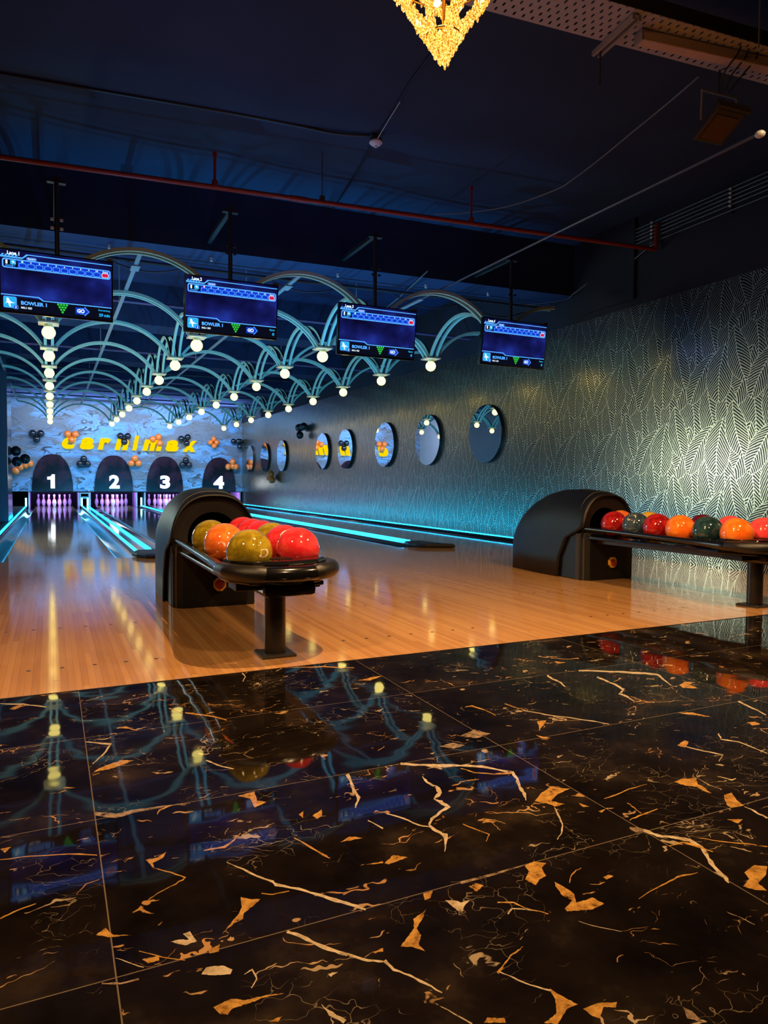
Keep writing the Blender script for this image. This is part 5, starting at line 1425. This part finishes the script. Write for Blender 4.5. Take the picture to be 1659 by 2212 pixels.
MB().box(1.08, 1.098, -.17, .20, -.035, -.006).box(1.122, 1.140, -.17, .20, -.035, -.006).box(1.098, 1.122, -.17, .20, -.010, -.006).build('strut_channel', M_steel, t)
MB().tube([(1.12, .17, -.22), (1.12, .17, .02)], .006, 6).build('threaded_rod', M_ridge, t)
t = thing('batten_light', 'long unlit pinkish batten light fixed beside the cable tray', 'batten light', (3.12, 3.165, 3.415), -0.15)
MB().box(0, 2.6, -.035, .035, -.03, .03).build('housing', M_batten, t, bevel=0.006)
MB().box(-.012, 0, -.038, .038, -.033, .033).build('end_cap', M_steel, t, bevel=0.002)

# flood light under the tray
t = thing('flood_light', 'dark brown flood light tilted under the cable tray', 'flood light', (3.86, 3.20, 3.20), ang)
tl = Matrix.Translation((0, 0.04, -.10)) @ Matrix.Rotation(math.radians(-28), 4, 'X')
MB().box(-.115, .115, -.13, .10, -.022, .022).xf(tl).build('housing', M_ridge, t, bevel=0.008)
MB().box(-.085, .085, -.09, .07, -.026, -.0215).xf(tl).build('lens', M_flood, t)
MB().box(-.13, .13, -.155, -.13, -.028, .028).xf(tl).build('front_fin', M_ridge, t, bevel=0.004)
MB().tube([(-.14, .03, -.08), (-.14, .03, .10), (.14, .03, .10), (.14, .03, -.08)], .007, 6).build('yoke', M_steel, t)
MB().tube([(0, .03, .10), (0, .03, .249)], .007, 6).build('hanger', M_ridge, t)
for k, dx in enumerate((0.0, .07, .15)):
    pts = [(3.74 + dx, 3.05, 3.56), (3.76 + dx, 3.0, 3.44), (3.74 + dx * .9, 3.10, 3.33), (3.82 + dx * .4, 3.17, 3.29)]
    tag(MB().tube(catm(pts), .005, 6).build('drooping_cable', M_dkpipe, smooth=True), 'black cable drooping from the tray to the flood light, %s from the left' % ORD[k], 'cable', 'cables above the flood light')

# ============================================================ chandelier
def crystal_mat():
    m_, nt, b = mat('glow_painted_crystal')
    nt.nodes.remove(b)
    tc = N(nt, 'ShaderNodeTexCoord').outputs['Object']
    nz = N(nt, 'ShaderNodeTexNoise', {'Vector': tc, 'Scale': 160, 'Detail': 2})
    c = ramp(nt, nz.outputs[0], [(0.36, (0.22, 0.07, 0.005)), (0.48, (0.85, 0.40, 0.04)), (0.56, (1.0, 0.66, 0.15)), (0.66, (1.0, 0.90, 0.55))])
    tr = N(nt, 'ShaderNodeBsdfTranslucent', {'Color': c})
    gl = N(nt, 'ShaderNodeBsdfGlossy', {'Color': (1, .85, .55, 1), 'Roughness': 0.12})
    mx = N(nt, 'ShaderNodeMixShader', {0: 0.30})
    nt.links.new(tr.outputs[0], mx.inputs[1])
    nt.links.new(gl.outputs[0], mx.inputs[2])
    em = N(nt, 'ShaderNodeEmission', {'Color': c, 'Strength': 0.9})  # glow of the lamp inside and sparkle painted onto the crystals as emission
    ad = N(nt, 'ShaderNodeAddShader')
    nt.links.new(mx.outputs[0], ad.inputs[0])
    nt.links.new(em.outputs[0], ad.inputs[1])
    nt.links.new(ad.outputs[0], nt.nodes['Material Output'].inputs[0])
    return m_
M_cry = crystal_mat()
M_gold = simple('gold_frame', (0.85, 0.50, 0.12), 0.2, metal=1.0)
M_cbulb = emit('chandelier_bulb', (1.0, 0.75, 0.35), 25)
CH = (1.488, 2.6, 2.565)
t = thing('crystal_chandelier', 'tapering gold crystal chandelier hanging into the top of the photo', 'chandelier', CH)
random.seed(5)
def crad(z): return 0.012 + 0.62 * z ** 0.95
arms = 6
for a in range(arms):
    mb = MB()
    z = 0.02
    while z < 0.62:
        f = z / 0.62
        for q in range(5):
            an = 2 * PI * a / arms + 2.0 * f + (q - 2) * (0.055 + 0.012 / (z + .05)) * 0.9
            zz = z + (q - 2) * 0.012 + random.uniform(-.006, .006)
            r = crad(max(zz, .01)) * random.uniform(.93, 1.03)
            x, y = r * math.cos(an), r * math.sin(an)
            L = random.uniform(.034, .052)
            mb.lathe([(.0001, -L), (.0050, -L * .85), (.0066, -L * .3), (.0058, L * .3), (.0001, L * .45)], (x, y, zz + .03), 6)
        z += 0.017
    mb.build('crystal_strand', M_cry, t, smooth=False)
for a in range(6):
    an = 2 * PI * a / 6 + .4
    r = .012 + (a % 2) * .012
    MB().lathe([(.0001, -.040), (.0085, -.035), (.0125, -.022), (.0125, .05), (.004, .065)], (r * math.cos(an) * 1.3, r * math.sin(an) * 1.3, .040 + .012 * (a % 3)), 12).build('drop_pendant', M_cry, t, smooth=True)
for z in (.10, .22, .36, .52):
    R_ = crad(z) * .86
    MB().tube([(R_ * math.cos(2 * PI * k / 36), R_ * math.sin(2 * PI * k / 36), z) for k in range(37)], .004, 6, cap=False).build('ring', M_gold, t, smooth=True)
MB().tube([(0, 0, .08), (0, 0, 3.8 - CH[2])], .008, 8).build('stem', M_gold, t, smooth=True)
for a in range(4):
    an = PI / 2 * a + .6
    for z in (.20, .42):
        r = crad(z) * .45
        MB().sphere((r * math.cos(an), r * math.sin(an), z), .016, 12, 8).build('candle_bulb', M_cbulb, t, smooth=True)

# ============================================================ balloons
def cluster(loc, offs, r, mt, label, grp):
    t = thing('balloon_cluster', label, 'balloons', loc, 0, grp)
    for (x, y, z) in offs:
        prof = []
        for i in range(15):
            a = PI * i / 14
            prof.append((max(1e-4, r * math.sin(a)), -r * 1.05 * math.cos(a)))
        MB().lathe(prof, (x, y, z), 20).build('balloon', mt, t, smooth=True)
    return t
B3 = [(-.11, -.10, .05), (.11, -.10, .05), (0, -.12, -.13)]
B3u = [(-.11, -.10, -.06), (.11, -.10, -.06), (0, -.12, .10)]
rr_ = .105
yb = BACK - .02
gb, go = 'black balloon clusters on the mural', 'orange balloon clusters on the mural'
cluster((-0.38, yb, 2.20), B3, rr_, M_blk_bal, 'black balloons high on the mural at the upper left, above arch one', gb)
cluster((0.59, yb, 2.21), B3, rr_, M_org_bal, 'orange balloons above the first letter of the yellow sign', go)
cluster((2.13, yb, 2.20), B3, rr_, M_blk_bal, 'black balloons above the middle of the yellow sign', gb)
cluster((3.13, yb, 2.18), [(-.12, -.10, .0), (.06, -.10, .08), (.09, -.13, -.13)], rr_, M_org_bal, 'orange balloons above the letter m of the yellow sign', go)
cluster((4.03, yb, 2.20), [(-.12, -.10, .02), (.09, -.10, .08), (.05, -.13, -.12)], rr_, M_blk_bal, 'black balloons above the last letter of the yellow sign', gb)
cluster((4.98, yb, 2.13), [(0, -.10, .12), (-.11, -.10, 0), (.10, -.10, 0), (.01, -.14, -.12)], .09, M_org_bal, 'orange balloons right of the yellow sign', go)
cluster((0.93, yb, 1.40), B3u, rr_, M_blk_bal, 'black balloons between arches one and two', gb)
cluster((2.45, yb, 1.44), B3u, rr_, M_org_bal, 'orange balloons between arches two and three', go)
cluster((4.05, yb, 1.42), B3u, rr_, M_blk_bal, 'black balloons between arches three and four', gb)
cluster((5.60, yb, 1.40), [(-.13, -.10, -.08), (.03, -.10, -.06), (.13, -.12, -.08), (.02, -.12, .09)], rr_, M_org_bal, 'orange balloons on the mural in the corner right of arch four', go)
cluster((5.80, yb - .03, 2.17), [(-.16, -.08, .03), (.0, -.12, .03), (.08, -.05, .03), (.04, -.15, -.15)], .09, M_blk_bal, 'black balloons high in the corner of mural and wallpaper', gb)
cluster((-0.84, yb, 1.22), [(-.12, -.1, -.12), (0.0, -.1, 0), (.13, -.1, .06), (.26, -.1, .10)], .11, M_org_bal, 'orange balloons at the left edge of the mural behind the column', go)
cluster((-0.66, 16.70, 1.30), [(.0, 0, .13), (.02, -.1, -.09), (.17, -.02, -.03)], .102, M_blk_bal, 'black balloons fixed to the edge of the left column', 'black balloon clusters on side walls')
cluster((5.86, 17.35, 2.20), [(-.02, .20, .03), (-.05, .0, .02), (-.02, -.20, .04), (-.06, .0, -.17)], .095, M_blk_bal, 'black balloons on the leaf wallpaper above the mirrors', 'black balloon clusters on side walls')
cluster((5.86, 20.0, 0.95), [(-.02, .26, .0), (-.05, .03, .10), (-.03, -.02, -.07)], .10, M_org_bal, 'orange balloons on the leaf wallpaper below the mirrors', None)
